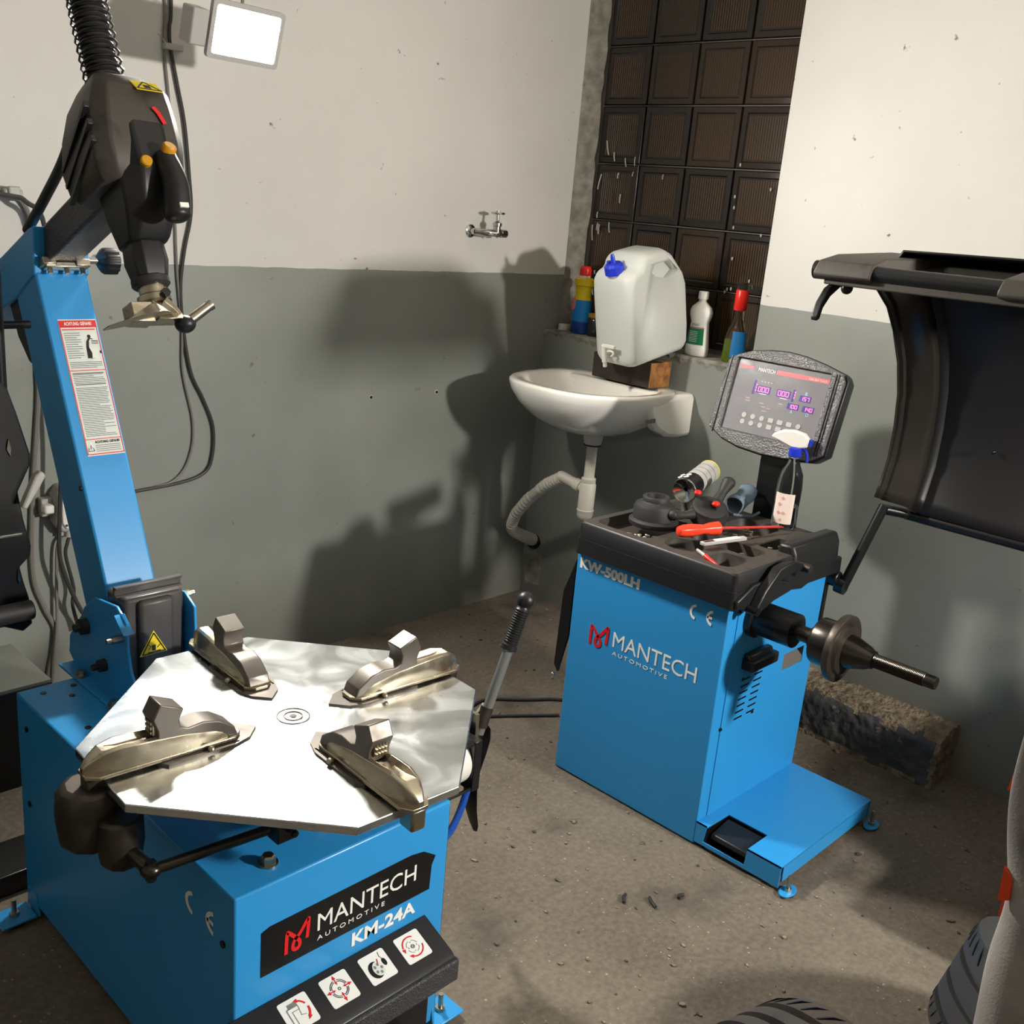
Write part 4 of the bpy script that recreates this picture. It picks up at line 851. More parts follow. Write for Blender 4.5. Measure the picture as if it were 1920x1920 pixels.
b = B(); b.tube([c+e1*.04-nd*.01, c+e1*.07-nd*.012, c+e1*.095-nd*.010, c+e1*.108-nd*.008], .012, n=12, rs=[.015, .010, .013, .016]); b.ell(c+e1*.108-nd*.008, (.015, .015, .013)); part('wing', b, RUBBER, t)
b = B(); b.tube([c+e2*.045+nd*.002, c+e2*.075+nd*.02, c+e2*.105+nd*.038], .013, n=12, rs=[.015, .012, .019]); b.ell(c+e2*.105+nd*.038, (.019, .019, .016)); part('wing', b, RUBBER, t)
for s_ in ((-.028, -.034, .030), (-.010, .036, .040)):
    b = B(); b.ell(c+V(*s_), (.012, .010, .007)); part('red_button', b, RED, t)
t = thing('screwdriver', 'red-handled screwdriver lying across the front of the tray', 'screwdriver', (2.16, 1.35, .74))
h0, h1, h2 = V(2.075, 1.372, .762), V(2.195, 1.325, .764), V(2.400, 1.262, .752); dv = (h1-h0).normalized()
b = B(); LL = (h1-h0).length
rings = []; U_, W2 = b.frame(dv)
for r_, h_ in [(.006, 0), (.013, .004), (.016, .016), (.0165, .04), (.0145, .062), (.0125, .078), (.0165, .096), (.018, LL-.006), (.012, LL)]:
    rings.append([h0+dv*h_+(U_*cos(2*pi*k/24)+W2*sin(2*pi*k/24))*(r_*(1-.10*(k % 4 == 0))) for k in range(24)])
b.loft(rings); part('handle', b, REDORANGE, t)
b = B(); b.cyl(h1, h1.lerp(h2, .93), .0036, n=10); b.loft([[h1.lerp(h2, .93)+V(0, s*.003, z*.003) for s, z in ((-1,-1),(1,-1),(1,1),(-1,1))], [h2+V(0, s*.0045, z*.0006) for s, z in ((-1,-1),(1,-1),(1,1),(-1,1))]]); part('shaft', b, mat('red_insulated_shaft', (190, 50, 44), .35), t)
t = thing('utility_knife', 'grey snap-off utility knife lying beside the red screwdriver', 'knife', (2.16, 1.28, .736))
k0, k1 = V(2.078, 1.300, .750), V(2.225, 1.265, .750); dv = (k1-k0).normalized(); sd = dv.cross(V(0,0,1))
Mk = Matrix(((dv.x, -sd.x, 0, k0.x), (dv.y, -sd.y, 0, k0.y), (dv.z, 0, 1, k0.z), (0,0,0,1)))
b = B(Mk); b.prism_xy(rrect(0, .150, -.0085, .0085, .006), -.004, .004); kb_ = part('knife_handle', b, GREYPL, t, .0015)
b = B(Mk)
for k in range(14): b.box(.045+.006*k, .048+.006*k, -.0075, .0075, .004, .0052)
part('grip_ridge', b, WHITEPL, t)
b = B(Mk); b.box(.008, .040, -.004, .004, .0035, .0045); part('knife_slot', b, BLACKDECAL, t)
b = B(Mk); b.box(.145, .195, -.0045, .0045, -.0004, .0004); part('blade', b, ZINC, t)
t = thing('red_marker', 'small red pen-shaped tool in the front right tray pocket', 'pen', (2.04, 1.25, .72))
m0, m1 = V(2.050, 1.292, .742), V(2.022, 1.205, .728)
b = B(); b.cyl(m0.lerp(m1, .35), m1, .0065, .003, n=10); part('pen_body', b, RED, t)
b = B(); b.cyl(m0, m0.lerp(m1, .36), .0035, .005, n=10); part('pen_tip', b, GREYPL, t)
t = thing('rolled_rag', 'blue-grey rolled rag at the back of the tray', 'rag', (2.46, 1.44, .735))
b = B(); rings = []
for k in range(13):
    c = V(2.415, 1.425, .765).lerp(V(2.500, 1.435, .790), k/12); rr_ = .026+.002*sin(k*.8)
    rings.append([c+V(-.25*.0, (rr_+.003*sin(j*2*pi/6+k*.5))*cos(2*pi*j/18), (rr_+.003*cos(j*2*pi/9))*sin(2*pi*j/18)) for j in range(18)])
b.loft(rings, cap=False); part('rag_roll', b, GLOVEG, t, ).modifiers.new('s', 'SOLIDIFY').thickness = .002
b = B(); b.tube([(2.41, 1.42, .742), (2.43, 1.40, .740), (2.44, 1.38, .742), (2.47, 1.375, .75)], .004, n=6); part('rag_edge', b, GLOVEG, t)
solo('leather_scrap', B().tube([(2.345, 1.452, .752), (2.375, 1.445, .756), (2.40, 1.450, .752)], .014, n=10, rs=[.010, .014, .008]), OCHRE, 'small ochre wooden handle stub between the quick nut and the rag', 'tool', (2.37, 1.45, .745))
for i, (x, y, a) in enumerate(((2.050, 1.500, 20), (2.062, 1.480, 70), (2.045, 1.470, -30), (2.078, 1.465, 10), (2.060, 1.455, 100), (2.085, 1.445, 50), (2.295, 1.34, 30), (2.34, 1.32, 80), (2.30, 1.30, 0), (2.37, 1.345, 120), (2.17, 1.24, 40), (2.28, 1.225, 10), (2.32, 1.21, 60))):
    M = Matrix.Translation((x, y, .7170)) @ Matrix.Rotation(radians(a), 4, 'Z')
    b = B(M); b.loft([[(-.014+.004*k, -.004*s_+.002*sin(k), z) for s_, z in ((-1, 0), (1, 0), (1, .006), (-1, .006))] for k in range(8)]); b.box(-.003, .003, -.008, .004, .002, .010)
    g = 'wheel weights in the tray pockets'
    lab_ = 'bright metal wheel weight in the left tray pocket beside the black cup' if i < 6 else 'metal wheel weight in the tray pockets behind the utility knife'
    solo('wheel_weight', b, ZINC, lab_, 'wheel weight', (x, y, .7170), .001, group=g if i < 6 else 'wheel weights in the rear pockets')
b = B(); b.prism_xy(circ(2.075, 1.345, .040, 20, .044), .7055, .712); solo('rubber_pad', b, RUBBER, 'dusty oval black pad in the round front tray pocket', 'pad', (2.075, 1.345, .7055), .002)
t = thing('disinfectant_bottle', 'clear spray bottle with blue collar in front of the screen', 'bottle', (2.455, 1.290, .735))
cx, cy = 2.455, 1.290
bp_ = [(.030, .001), (.034, .006), (.034, .030), (.033, .060), (.034, .09), (.034, .12), (.030, .150), (.020, .172), (.0135, .185), (.0135, .200)]
b = B(); b.lathe((cx, cy, .735), (0,0,1), bp_, 28, cap=False); o = part('bottle_body', b, CLEAR, t)
b = B(); b.lathe((cx, cy, .736), (0,0,1), [(.029, .001), (.0325, .006), (.0325, .030), (.0315, .062)], 28); part('liquid', b, LIQUID, t)
b = B(); b.lathe((cx, cy, .932), (0,0,1), [(.016, 0), (.017, .003), (.017, .022), (.012, .026)], 24); part('collar', b, BLUEPL, t)
d_ = V(-.30, .95, 0); e_ = V(.95, .30, 0)*.012
b = B(); hp_ = [(-.030, .0), (-.034, .020), (-.020, .034), (.010, .040), (.040, .036), (.062, .024), (.068, .014), (.045, .006), (.012, -.006), (-.010, -.006)]
b.prism(hp_, lambda u, v, w_: (cx+d_.x*u+e_.x*w_, cy+d_.y*u+e_.y*w_, .962+v), -1, 1); part('spray_head', b, WHITEPL, t, .004)
b = B(); b.prism([(-.034, .004), (-.040, .006), (-.040, .020), (-.034, .022)], lambda u, v, w_: (cx+d_.x*u+e_.x*w_, cy+d_.y*u+e_.y*w_, .962+v), -.9, .9); b.tube([(cx-d_.x*.018, cy-d_.y*.018, .958), (cx-d_.x*.030, cy-d_.y*.030, .945), (cx-d_.x*.034, cy-d_.y*.034, .922)], .004, n=8); part('trigger', b, BLUEPL, t)
b = B(); b.tube([(cx, cy, .935), (cx+.006, cy-.004, .86), (cx+.012, cy, .75)], .0022, n=6); part('dip_tube', b, WHITEPL, t)
b = B(); aa = [radians(150+90*k/10) for k in range(11)]
b.loft([[(cx+.0348*cos(a), cy+.0348*sin(a), .752), (cx+.0348*cos(a), cy+.0348*sin(a), .835), (cx+.0354*cos(a), cy+.0354*sin(a), .835), (cx+.0354*cos(a), cy+.0354*sin(a), .752)] for a in aa]); lb_ = part('label', b, mat('pinkish_paper_label', (232, 214, 204), .6), t)
b = B()
for zz, a in ((.805, 178), (.782, 178), (.782, 200), (.822, 190), (.762, 190)):
    a = radians(a); c = V(cx+.0356*cos(a), cy+.0356*sin(a), zz); tn = V(-sin(a), cos(a), 0); b.loft([[c+(tn*cos(k*pi/2)+V(0,0,1)*sin(k*pi/2))*.0055+V(cos(a), sin(a), 0)*h for k in range(4)] for h in (0, .0005)])
part('label_symbol', b, mat('pale_red_print', (216, 160, 150), .6), lb_)

# ------------------------------------------------------------------ sink and drain
SK = thing('wash_basin', 'white ceramic wash basin fixed under the window ledge', 'sink', (2.93, 2.205, .80))
def sinkring(k, z, inset=0, fx=0):
    # D-shaped outline: straight back at the wall, bulging front
    o_ = []; n_ = 40
    for i in range(n_):
        a = 2*pi*i/n_; ca, sa = cos(a), sin(a)
        px = (abs(ca)**.75)*(1 if ca > 0 else -1); py = (abs(sa)**.72)*(1 if sa > 0 else -1)
        x = 2.71 + .215*px if ca > 0 else 2.71 + .285*px
        y = 2.205 + .275*py*(1-.12*max(0, -ca))
        x = 2.71 + (x-2.71)*k + fx; y = 2.205 + (y-2.205)*k
        o_.append((min(x, 2.928), y, z))
    return o_
b = B()
def scal(x, kx, ky, z, cx=2.72):
    return [(cx+(p[0]-cx)*kx, 2.205+(p[1]-2.205)*ky, z) for p in sinkring(1, 0)]
outerR = [scal(0, .30, .30, .788, 2.70), scal(0, .52, .52, .800, 2.72), scal(0, .74, .74, .835, 2.74), scal(0, .90, .90, .880, 2.76), scal(0, .975, .975, .920), scal(0, 1, 1, .945), scal(0, .995, .995, .954), scal(0, .975, .97, .957)]
innerR = [scal(0, .80, .86, .955, 2.66), scal(0, .76, .82, .945, 2.65), scal(0, .70, .74, .905, 2.65), scal(0, .55, .58, .860, 2.66), scal(0, .3, .3, .840, 2.67), scal(0, .08, .06, .836, 2.68)]
b.loft(outerR+innerR); part('basin', b, CERAMIC, SK, ang=60)
b = B(); b.prism_xz([(2.68, .945), (2.93, .945), (2.93, .805), (2.86, .802), (2.79, .812), (2.73, .84), (2.69, .885)], 1.937, 1.985); b.prism_xz([(2.68, .945), (2.93, .945), (2.93, .805), (2.86, .802), (2.79, .812), (2.73, .84), (2.69, .885)], 2.425, 2.473); b.box(2.80, 2.93, 1.94, 2.47, .85, .95); part('basin_skirt', b, CERAMIC, SK, .014)
b = B(); b.lathe((2.832, 2.165, .905), (-1, 0, .5), [(.012, 0), (.013, .003), (.009, .004)], 20); part('overflow_ring', b, CHROME, SK)
b = B(); b.lathe((2.829, 2.165, .9065), (-1, 0, .5), [(.009, 0), (.009, .0015)], 16); part('overflow_hole', b, BLACKDECAL, SK)
b = B(); y_ = 1.931
for k in range(7): b.box(2.660+.008*k, 2.664+.008*k+.002*(k % 2), y_+.0045, y_+.0065, .868, .882)
b.box(2.63, 2.652, y_+.0045, y_+.0065, .868, .872); part('barcode_sticker', b, mat('grey_sticker', (120, 104, 96), .6), SK)
t = thing('drain_trap', 'grey plastic bottle trap and corrugated waste hose under the basin', 'pipe', (2.68, 2.16, .5))
dx, dy = 2.685, 2.165
b = B(); b.lathe((dx, dy, .748), (0,0,1), [(.026, 0), (.030, .004), (.034, .030), (.034, .040)], 24); part('waste_cup', b, PIPEPL, t)
b = B(); b.lathe((dx, dy, .745), (0,0,1), [(.031, 0), (.031, .005)], 24); part('gasket', b, RUBBER, t)
b = B(); b.cyl((dx, dy, .62), (dx, dy, .75), .0185, n=20); part('tail_pipe', b, PIPEPL, t)
b = B(); b.lathe((dx, dy, .612), (0,0,1), [(.024, 0), (.025, .003), (.025, .016), (.021, .020)], 20); part('union_nut', b, PIPEPL, t)
b = B(); b.lathe((dx, dy, .475), (0,0,1), [(.012, 0), (.024, .008), (.029, .022), (.029, .034), (.0305, .036), (.0305, .040), (.0285, .042), (.0285, .130), (.024, .138)], 24); part('trap_bottle', b, PIPEPL, t)
b = B(); b.cyl((dx, dy, .585), (dx, dy+.12, .605), .019, n=18); b.cyl((dx, dy+.03, .59), (dx, dy+.055, .594), .023, n=18); b.ell((dx, dy+.125, .603), (.021, .021, .021)); part('outlet_pipe', b, PIPEPL, t)
hp0 = [V(dx, dy+.125, .600), V(dx+.01, dy+.20, .555), V(dx+.03, dy+.30, .47), V(dx+.06, dy+.385, .385), V(dx+.08, dy+.42, .330)]
b = B(); P_ = []
for i in range(len(hp0)-1):
    for k in range(22): P_.append(hp0[i].lerp(hp0[i+1], k/22))
b.tube(P_, .02, n=14, smooth=1, rs=[(.0225 if k % 4 < 2 else .0175) if (k < 30 or k > 38) else .0205 for k in range(len(P_))]); part('corrugated_hose', b, PIPEPL, t)
b = B(); b.tube([hp0[-1], V(2.79, 2.60, .300), V(2.83, 2.60, .275), V(2.94, 2.61, .225)], .022, n=16, rs=[.022, .023, .024, .026]); part('wall_elbow', b, PIPEPL, t)
b = B(); b.lathe((2.918, 2.605, .232), (.9, .1, -.4), [(.030, 0), (.034, .012)], 14); part('wall_hole_edge', b, BLACKDECAL, t)
b = B(); b.prism_yz([(2.56, .05), (2.64, .04), (2.645, .19), (2.60, .21), (2.555, .17)], 2.9285, 2.9315); solo('plaster_patch', b, PLASTER, 'pale rough plaster patch below the waste pipe hole', 'patch', (2.929, 2.6, .04))

# timber block
t = thing('timber_block', 'dark timber block lying on the back rim of the basin', 'wood block', (2.845, 2.165, .957))
Mw = Matrix.Translation((2.850, 2.165, .958)) @ Matrix.Rotation(radians(-2), 4, 'Z')
b = B(Mw); b.box(-.055, .055, -.128, .130, 0, .086); part('beam', b, WOODD, t, .004)
b = B(Mw); b.box(-.054, .054, -.1305, -.1275, .001, .085); b.box(.012, .056, -.130, -.085, .060, .0872); part('sawn_end', b, WOODC, t, .001)
# jerry can
JC = thing('jerry_can', 'large translucent water canister with blue cap leaning on the timber block', 'canister', (2.83, 2.13, 1.04))
Mj = Matrix.Translation((2.700, 2.125, 1.022)) @ Matrix.Rotation(radians(-4), 4, 'Z') @ Matrix.Rotation(radians(-13), 4, 'Y')
# local: x into the ledge (length), y width, z up
side = [(.018, 0), (.262, 0), (.285, .02), (.290, .08), (.285, .235), (.270, .275), (.215, .345), (.185, .362), (.085, .362), (.066, .345), (.055, .322), (.020, .312), (.004, .290), (0, .250), (0, .02)]
def jsec(y, k): return [((.145+(x-.145)*k), y, .17+(z-.17)*k) for x, z in side]
b = B(Mj); b.loft([jsec(-.088, .84), jsec(-.086, .90), jsec(-.080, .945), jsec(-.068, .98), jsec(-.048, 1), jsec(.048, 1), jsec(.068, .98), jsec(.080, .945), jsec(.086, .90), jsec(.088, .84)])
can = part('can_body', b, CANPL, JC, ang=50)
md = can.modifiers.new('bevel', 'BEVEL'); md.width = .012; md.segments = 3; md.limit_method = 'ANGLE'; md.angle_limit = radians(30)
# hand grip hole as boolean
bc_ = B(Mj); bc_.prism([(.105, .300), (.120, .325), (.195, .325), (.235, .285), (.200, .262), (.125, .285)], lambda u, v, w_: (u, w_, v), -.14, -.052)
cut = finish('grip_cut', bc_, CANPL, ORG[JC]); cut.parent = JC
bo = can.modifiers.new('cut', 'BOOLEAN'); bo.operation = 'DIFFERENCE'; bo.object = cut; bo.solver = 'EXACT'
dg = bpy.context.evaluated_depsgraph_get(); dg.update(); me2 = bpy.data.meshes.new_from_object(can.evaluated_get(dg)); can.modifiers.clear(); can.data = me2
bpy.data.objects.remove(cut, do_unlink=True)
b = B(Mj); b.lathe((.028, 0, .298), (-.15, 0, 1), [(.026, 0), (.026, .012)], 24); part('can_neck', b, CANPL, JC)
b = B(Mj); nn = 40; ax = V(-.15, 0, 1).normalized(); o0 = V(.027, 0, .306); U_, W2 = b.frame(ax)
b.loft([[o0+ax*h+(U_*cos(2*pi*k/nn)+W2*sin(2*pi*k/nn))*(r_*(1+.05*(k % 4 < 2))) for k in range(nn)] for r_, h in [(.031, 0), (.031, .026), (.024, .034)]]); b.lathe(o0+ax*.033, ax, [(.009, 0), (.007, .022), (.005, .030)], 12); b.ell(o0+ax*.036+U_*.02, (.008, .008, .005)); part('cap', b, BLUEPL, JC)
b = B(Mj); b.cyl((0, .015, .055), (-.022, .015, .055), .011, n=14); b.cyl((-.024, .015, .078), (-.024, .015, .020), .0095, n=14); b.cyl((-.024, .015, .020), (-.024, .015, .004), .007, n=12); b.box(-.030, -.020, -.035, .020, .072, .082); b.tube([(-.02, .004, .058), (-.02, -.016, .06), (-.02, -.022, .052), (-.02, -.012, .042)], .004, n=6); part('tap', b, WHITEPL, JC, .001)
# ledge items
b = B(); b.lathe((3.005, 2.625, ZS), (0,0,1), [(.022, 0), (.023, .002), (.023, .020), (.021, .022)], 24); solo('jar_lid', b, WHITEPL, 'small white screw cap lying at the left end of the ledge', 'lid', (3.005, 2.625, ZS))
t = thing('cleaner_bottle', 'blue and yellow cleaner bottle with red cap on the ledge', 'bottle', (3.0, 2.535, ZS))
c0 = (2.992, 2.535, ZS)
b = B(); b.lathe(c0, (0,0,1), [(.034, 0), (.038, .004), (.038, .045)], 28, sx=.8, sy=1.05, u=(1,0,0)); part('bottle_base', b, NAVY, t)
b = B(); b.lathe(c0, (0,0,1), [(.038, .045), (.038, .06), (.036, .10), (.034, .125)], 28, sx=.8, sy=1.05, u=(1,0,0)); part('bottle_middle', b, mat('bright_blue_plastic', (20, 120, 190), .3), t)
b = B(); b.lathe(c0, (0,0,1), [(.034, .125), (.030, .145), (.033, .170), (.034, .176), (.038, .178), (.038, .200), (.030, .206)], 28, sx=.8, sy=1.05, u=(1,0,0)); part('bottle_shoulder', b, YELLOW, t)
b = B(); b.lathe(c0, (0,0,1), [(.020, .206), (.020, .214)], 20); part('white_collar', b, WHITEPL, t)
b = B(); b.lathe(c0, (0,0,1), [(.022, .214), (.022, .236), (.019, .246), (.016, .248)], 24); part('red_cap', b, RED, t)
b = B(); b.lathe((c0[0]-.004, c0[1]+.012, ZS+.075), (0,0,1), [(.026, 0), (.030, .02), (.028, .05), (.02, .06)], 16, sx=.8, sy=1, u=(1,0,0)); part('oval_label', b, mat('white_red_label', (214, 120, 110), .5), t)
t = thing('glass_jar', 'small grey jar with yellow lid squeezed beside the canister', 'jar', (3.0, 2.455, ZS))
b = B(); b.lathe((2.995, 2.462, ZS), (0,0,1), [(.030, 0), (.033, .004), (.033, .060), (.028, .068)], 24); part('jar_body', b, mat('smoky_glass', (64, 66, 62), .1, trans=.5), t)
b = B(); b.lathe((2.995, 2.462, ZS+.068), (0,0,1), [(.030, 0), (.031, .002), (.031, .012), (.028, .014)], 24); part('jar_lid', b, mat('ochre_lid', (176, 130, 40), .4), t)
t = thing('soap_bottle', 'white squeeze bottle with green label right of the canister', 'bottle', (2.99, 2.0, ZS))
c0 = (2.985, 1.998, ZS)
b = B(); b.lathe(c0, (0,0,1), [(.034, 0), (.040, .005), (.040, .03), (.034, .085), (.031, .115), (.038, .135), (.039, .150), (.034, .165), (.018, .180), (.013, .184), (.013, .196)], 32, sx=.72, sy=1.08, u=(1,0,0)); sb_ = part('bottle_body', b, WHITEPL, t, ang=60)
b = B(); b.lathe(c0, (0,0,1), [(.017, .192), (.0175, .194), (.017, .216), (.015, .218)], 20); part('white_cap', b, WHITEPL, t)
def wraplabel(z0, z1, k0, k1, off=.0012, a0=130, a1=232):
    bb = B(); fr = lambda z, z_: None
    pr2 = [(.0, .034), (.03, .040), (.085, .034), (.115, .031)]
    def R(z):
        for (za, ra), (zb2, rb) in zip(pr2, pr2[1:]):
            if za <= z <= zb2: return ra+(rb-ra)*(z-za)/(zb2-za)
        return .031
    for zz0, zz1 in ((z0, (z0+z1)/2), ((z0+z1)/2, z1)):
        n_ = 14
        bb.loft([[(c0[0]+(R(zz)+o_)*.72*cos(a), c0[1]+(R(zz)+o_)*1.08*sin(a), ZS+zz) for zz, o_ in ((zz0, off), (zz1, off), (zz1, off+.0006), (zz0, off+.0006))] for a in [radians(a0+(a1-a0)*i/n_) for i in range(n_+1)]])
    return bb
part('green_label', wraplabel(.040, .095, 1, 1), GREENLAB, sb_); part('red_stripe', wraplabel(.096, .0985, 1, 1), REDDECAL, sb_); part('white_label', wraplabel(.018, .114, 1, 1, .0004), LABELP, sb_)
b = B(); b.text('APART', (c0[0]-.027, c0[1]+.014, ZS+.103), (0, -.030, 0), (0, 0, .007), .0006); part('label_lettering', b, TEXTL, sb_)
b = B()
for k in range(7): b.box(c0[0]-.0315, c0[0]-.0305, c0[1]-.016, c0[1]+.016, ZS+.050+.0055*k, ZS+.0512+.0055*k)
part('label_small_print', b, LABELP, sb_)
t = thing('window_cleaner_bottle', 'green liquid spray bottle with red top at the right end of the ledge', 'bottle', (2.99, 1.85, ZS))
c0 = (2.988, 1.852, ZS)
b = B(); b.lathe(c0, (0,0,1), [(.036, 0), (.040, .006), (.037, .05), (.035, .075)], 26, sx=.75, sy=1.05, u=(1,0,0)); part('green_liquid', b, GREENLIQ, t)
b = B(); b.lathe(c0, (0,0,1), [(.0372, .001), (.0412, .006), (.0382, .05), (.0365, .078), (.034, .10), (.024, .125), (.017, .145), (.015, .175)], 26, sx=.75, sy=1.05, u=(1,0,0), cap=False); part('bottle_body', b, CLEAR, t)
b = B(); b.loft([[(c0[0]+(R_+o_)*.75*cos(a), c0[1]+(R_+o_)*1.05*sin(a), ZS+z) for z, R_, o_ in ((.02, .042, 0), (.105, .036, 0), (.105, .036, .001), (.02, .042, .001))] for a in [radians(185+80*i/12) for i in range(13)]]); part('blue_label', b, BLUELAB, t)
b = B(); b.lathe(c0, (0,0,1), [(.019, .172), (.021, .175), (.021, .235), (.018, .240)], 20); part('red_collar', b, RED, t)
b = B(); b.lathe(c0, (0,0,1), [(.020, .240), (.022, .246), (.021, .258), (.012, .262)], 20); b.box(c0[0]-.008, c0[0]+.008, c0[1]-.035, c0[1]+.012, ZS+.246, ZS+.258); b.tube([(c0[0], c0[1]+.015, ZS+.26), (c0[0], c0[1]+.014, ZS+.285), (c0[0], c0[1]+.006, ZS+.30)], .003, n=6); part('spray_head', b, CLEAR, t)

# ------------------------------------------------------------------ things on the back wall
t = thing('stop_valve', 'chrome stop valve with small handwheel on the white back wall', 'valve', (2.48, 2.66, 1.42))
vx, vz = 2.505, 1.412
b = B(); b.lathe((vx, YB, vz), (0,-1,0), [(.022, 0), (.022, .004), (.012, .008)], 20); b.cyl((vx, YB, vz), (vx, YB-.03, vz), .011, n=14); b.tube([(vx, YB-.03, vz), (vx+.02, YB-.065, vz), (vx+.05, YB-.075, vz)], .012, n=12); b.lathe((vx+.05, YB-.075, vz), (1,0,0), [(.012, 0), (.016, .004), (.016, .012), (.011, .014), (.011, .035)], 8); b.cyl((vx+.075, YB-.075, vz), (vx+.098, YB-.075, vz), .014, n=14); part('valve_body', b, CHROME, t)
b = B(); b.lathe((vx+.055, YB-.075, vz), (0,0,1), [(.013, 0), (.013, .022), (.016, .024), (.016, .034), (.009, .038), (.006, .040), (.006, .062)], 12); part('valve_stem', b, CHROME, t)
b = B(); c = V(vx+.055, YB-.075, vz+.066); b.ring(c, (0,0,1), .021, .004, 20, 8)
for k in range(4): b.cyl(c, c+V(.021*cos(k*pi/2), .021*sin(k*pi/2), 0), .003, n=8)
b.cyl(c-V(0,0,.004), c+V(0,0,.008), .007, n=12); part('handwheel', b, CHROME, t)
for i, (x, z) in enumerate(((2.108*.968+.0, .859), (2.32, .858))): pass
for x, z, lab_ in ((2.108, .859, 'left of two small bare wall plugs in the grey paint left of the basin'), (2.398, .858, 'right of two small bare wall plugs in the grey paint, nearer the basin')):
    x_ = x
    t = thing('wall_plug', lab_, 'wall plug', (x_, YB, z))
    b = B(); b.lathe((x_, YB+.001, z), (0,-1,0), [(.010, 0), (.008, .003), (.005, .003)], 14); part('plug_ring', b, GREYPL, t)
    b = B(); b.lathe((x_, YB+.001, z), (0,-1,0), [(.005, 0), (.005, .0045)], 12); part('plug_hole', b, BLACKDECAL, t)
yw = YB-.008
def wc(pts): return [(x, yw, z) for x, z in pts]
solo('wall_cable', B().tube(wc([(1.385, 2.75), (1.400, 2.3), (1.403, 1.93), (1.398, 1.867), (1.400, 1.821), (1.419, 1.73), (1.438, 1.641), (1.450, 1.522), (1.456, 1.412), (1.436, 1.313), (1.424, 1.213), (1.432, 1.097), (1.454, .976), (1.492, .897), (1.523, .816), (1.523, .735), (1.501, .681), (1.432, .658), (1.294, .649), (1.10, .64)]), .0048, n=8), CABLE, 'dark cable running down the back wall beside the floodlight and looping left', 'cable', (1.44, 2.65, 1.2))
solo('wall_cable', B().tube([(x-.010, yw+.002, z) for x, z in [(1.378, 2.75), (1.392, 2.3), (1.398, 1.93), (1.394, 1.821), (1.405, 1.70), (1.415, 1.55), (1.420, 1.40), (1.425, 1.25), (1.438, 1.10), (1.440, .977), (1.470, .836), (1.463, .742), (1.424, .675), (1.35, .653), (1.12, .648)]], .0036, n=8), CABLEL, 'thin lighter cable hugging the wall just behind the dark one', 'cable', (1.42, 2.65, 1.2))
t = thing('cable_clip', 'pale cable clip holding the wall cable near the floodlight', 'clip', (1.40, 2.66, 1.82))
b = B(); b.box(1.380, 1.432, YB-.02, YB, 1.812, 1.828); part('strap', b, GREYPL, t, .003)
b = B(); b.tube([(1.385, YB-.018, 1.82), (1.37, YB-.024, 1.835), (1.355, YB-.03, 1.842)], .0014, n=6); part('tie_tail', b, GREYPL, t)
# left part of the wall
solo('supply_cable', B().tube(wc([(.5, 1.46), (.80, 1.445), (.96, 1.437), (.985, 1.432), (1.012, 1.412), (1.028, 1.363), (1.035, 1.20), (1.03, 1.0), (1.027, .916), (1.000, .648), (.993, .457), (1.017, .36), (1.046, .275), (1.023, .166), (1.01, .05)]), .007, n=8), CABLEL, 'thick grey cable dropping down the wall behind the blue column', 'cable', (1.02, 2.65, .8))
solo('supply_cable', B().tube([(x, yw-.058, z) for x, z in [(.5, 1.452), (.80, 1.437), (.96, 1.427), (1.00, 1.415), (1.04, 1.36), (1.05, 1.1), (1.058, .858), (1.053, .72), (1.042, .55), (1.050, .479), (1.082, .379), (1.12, .30)]], .006, n=8), CABLE, 'dark cable running past the wall socket box to the machine', 'cable', (1.05, 2.64, .8))
solo('supply_cable', B().tube([(x, yw-.024, z) for x, z in [(1.083, .554), (1.078, .54), (1.072, .503), (1.090, .407), (1.085, .36), (1.10, .28)]], .005, n=8), CABLE, 'short dark cable leaving the socket box downwards', 'cable', (1.08, 2.64, .4))
solo('supply_cable', B().tube([(x, yw-.012, z) for x, z in [(1.068, .555), (1.056, .53), (1.05, .45), (1.045, .30), (1.03, .18), (1.02, .03)]], .0045, n=8), CABLEL, 'grey cable leaving the socket box and reaching the floor', 'cable', (1.05, 2.64, .3))
t = thing('cable_clip', 'pale clip on the white wall at the left edge of the picture', 'clip', (.985, 2.66, 1.432))
b = B(); b.box(.965, 1.008, YB-.03, YB, 1.422, 1.442); b.box(.972, 1.0, YB-.038, YB-.028, 1.415, 1.449); part('strap', b, GREYPL, t, .004)
t = thing('socket_box', 'cream electrical box with switch half hidden behind the column', 'socket', (1.08, 2.66, .63))
b = B(); b.prism_xz([(1.045, .60), (1.06, .575), (1.15, .575), (1.15, .70), (1.06, .70), (1.045, .675)], YB-.05, YB); part('box_body', b, GREYPL, t, .006)
b = B(); b.prism_xz([(1.058, .603), (1.068, .585), (1.14, .585), (1.14, .69), (1.068, .69), (1.058, .675)], YB-.056, YB-.05); part('box_lid', b, WHITEPL, t, .003)
for x, z in ((1.068, .678), (1.068, .596)): part('lid_screw', B().lathe((x, YB-.055, z), (0,-1,0), [(.004, 0), (.003, .003)], 10), DARKIRON, t)
b = B(); b.box(1.012, 1.038, YB-.06, YB-.03, .634, .658); part('rotary_knob', b, WHITEPL, t, .006)
b = B(); b.cyl((1.035, YB-.03, .645), (1.05, YB-.03, .645), .008); b.box(1.016, 1.046, YB-.03, YB-.001, .62, .668); part('knob_base', b, GREYPL, t, .003)
b = B(); b.cyl((1.083, YB-.03, .576), (1.083, YB-.03, .556), .010, n=12); b.cyl((1.068, YB-.02, .576), (1.066, YB-.02, .560), .008, n=12); part('cable_gland', b, GREYPL, t)
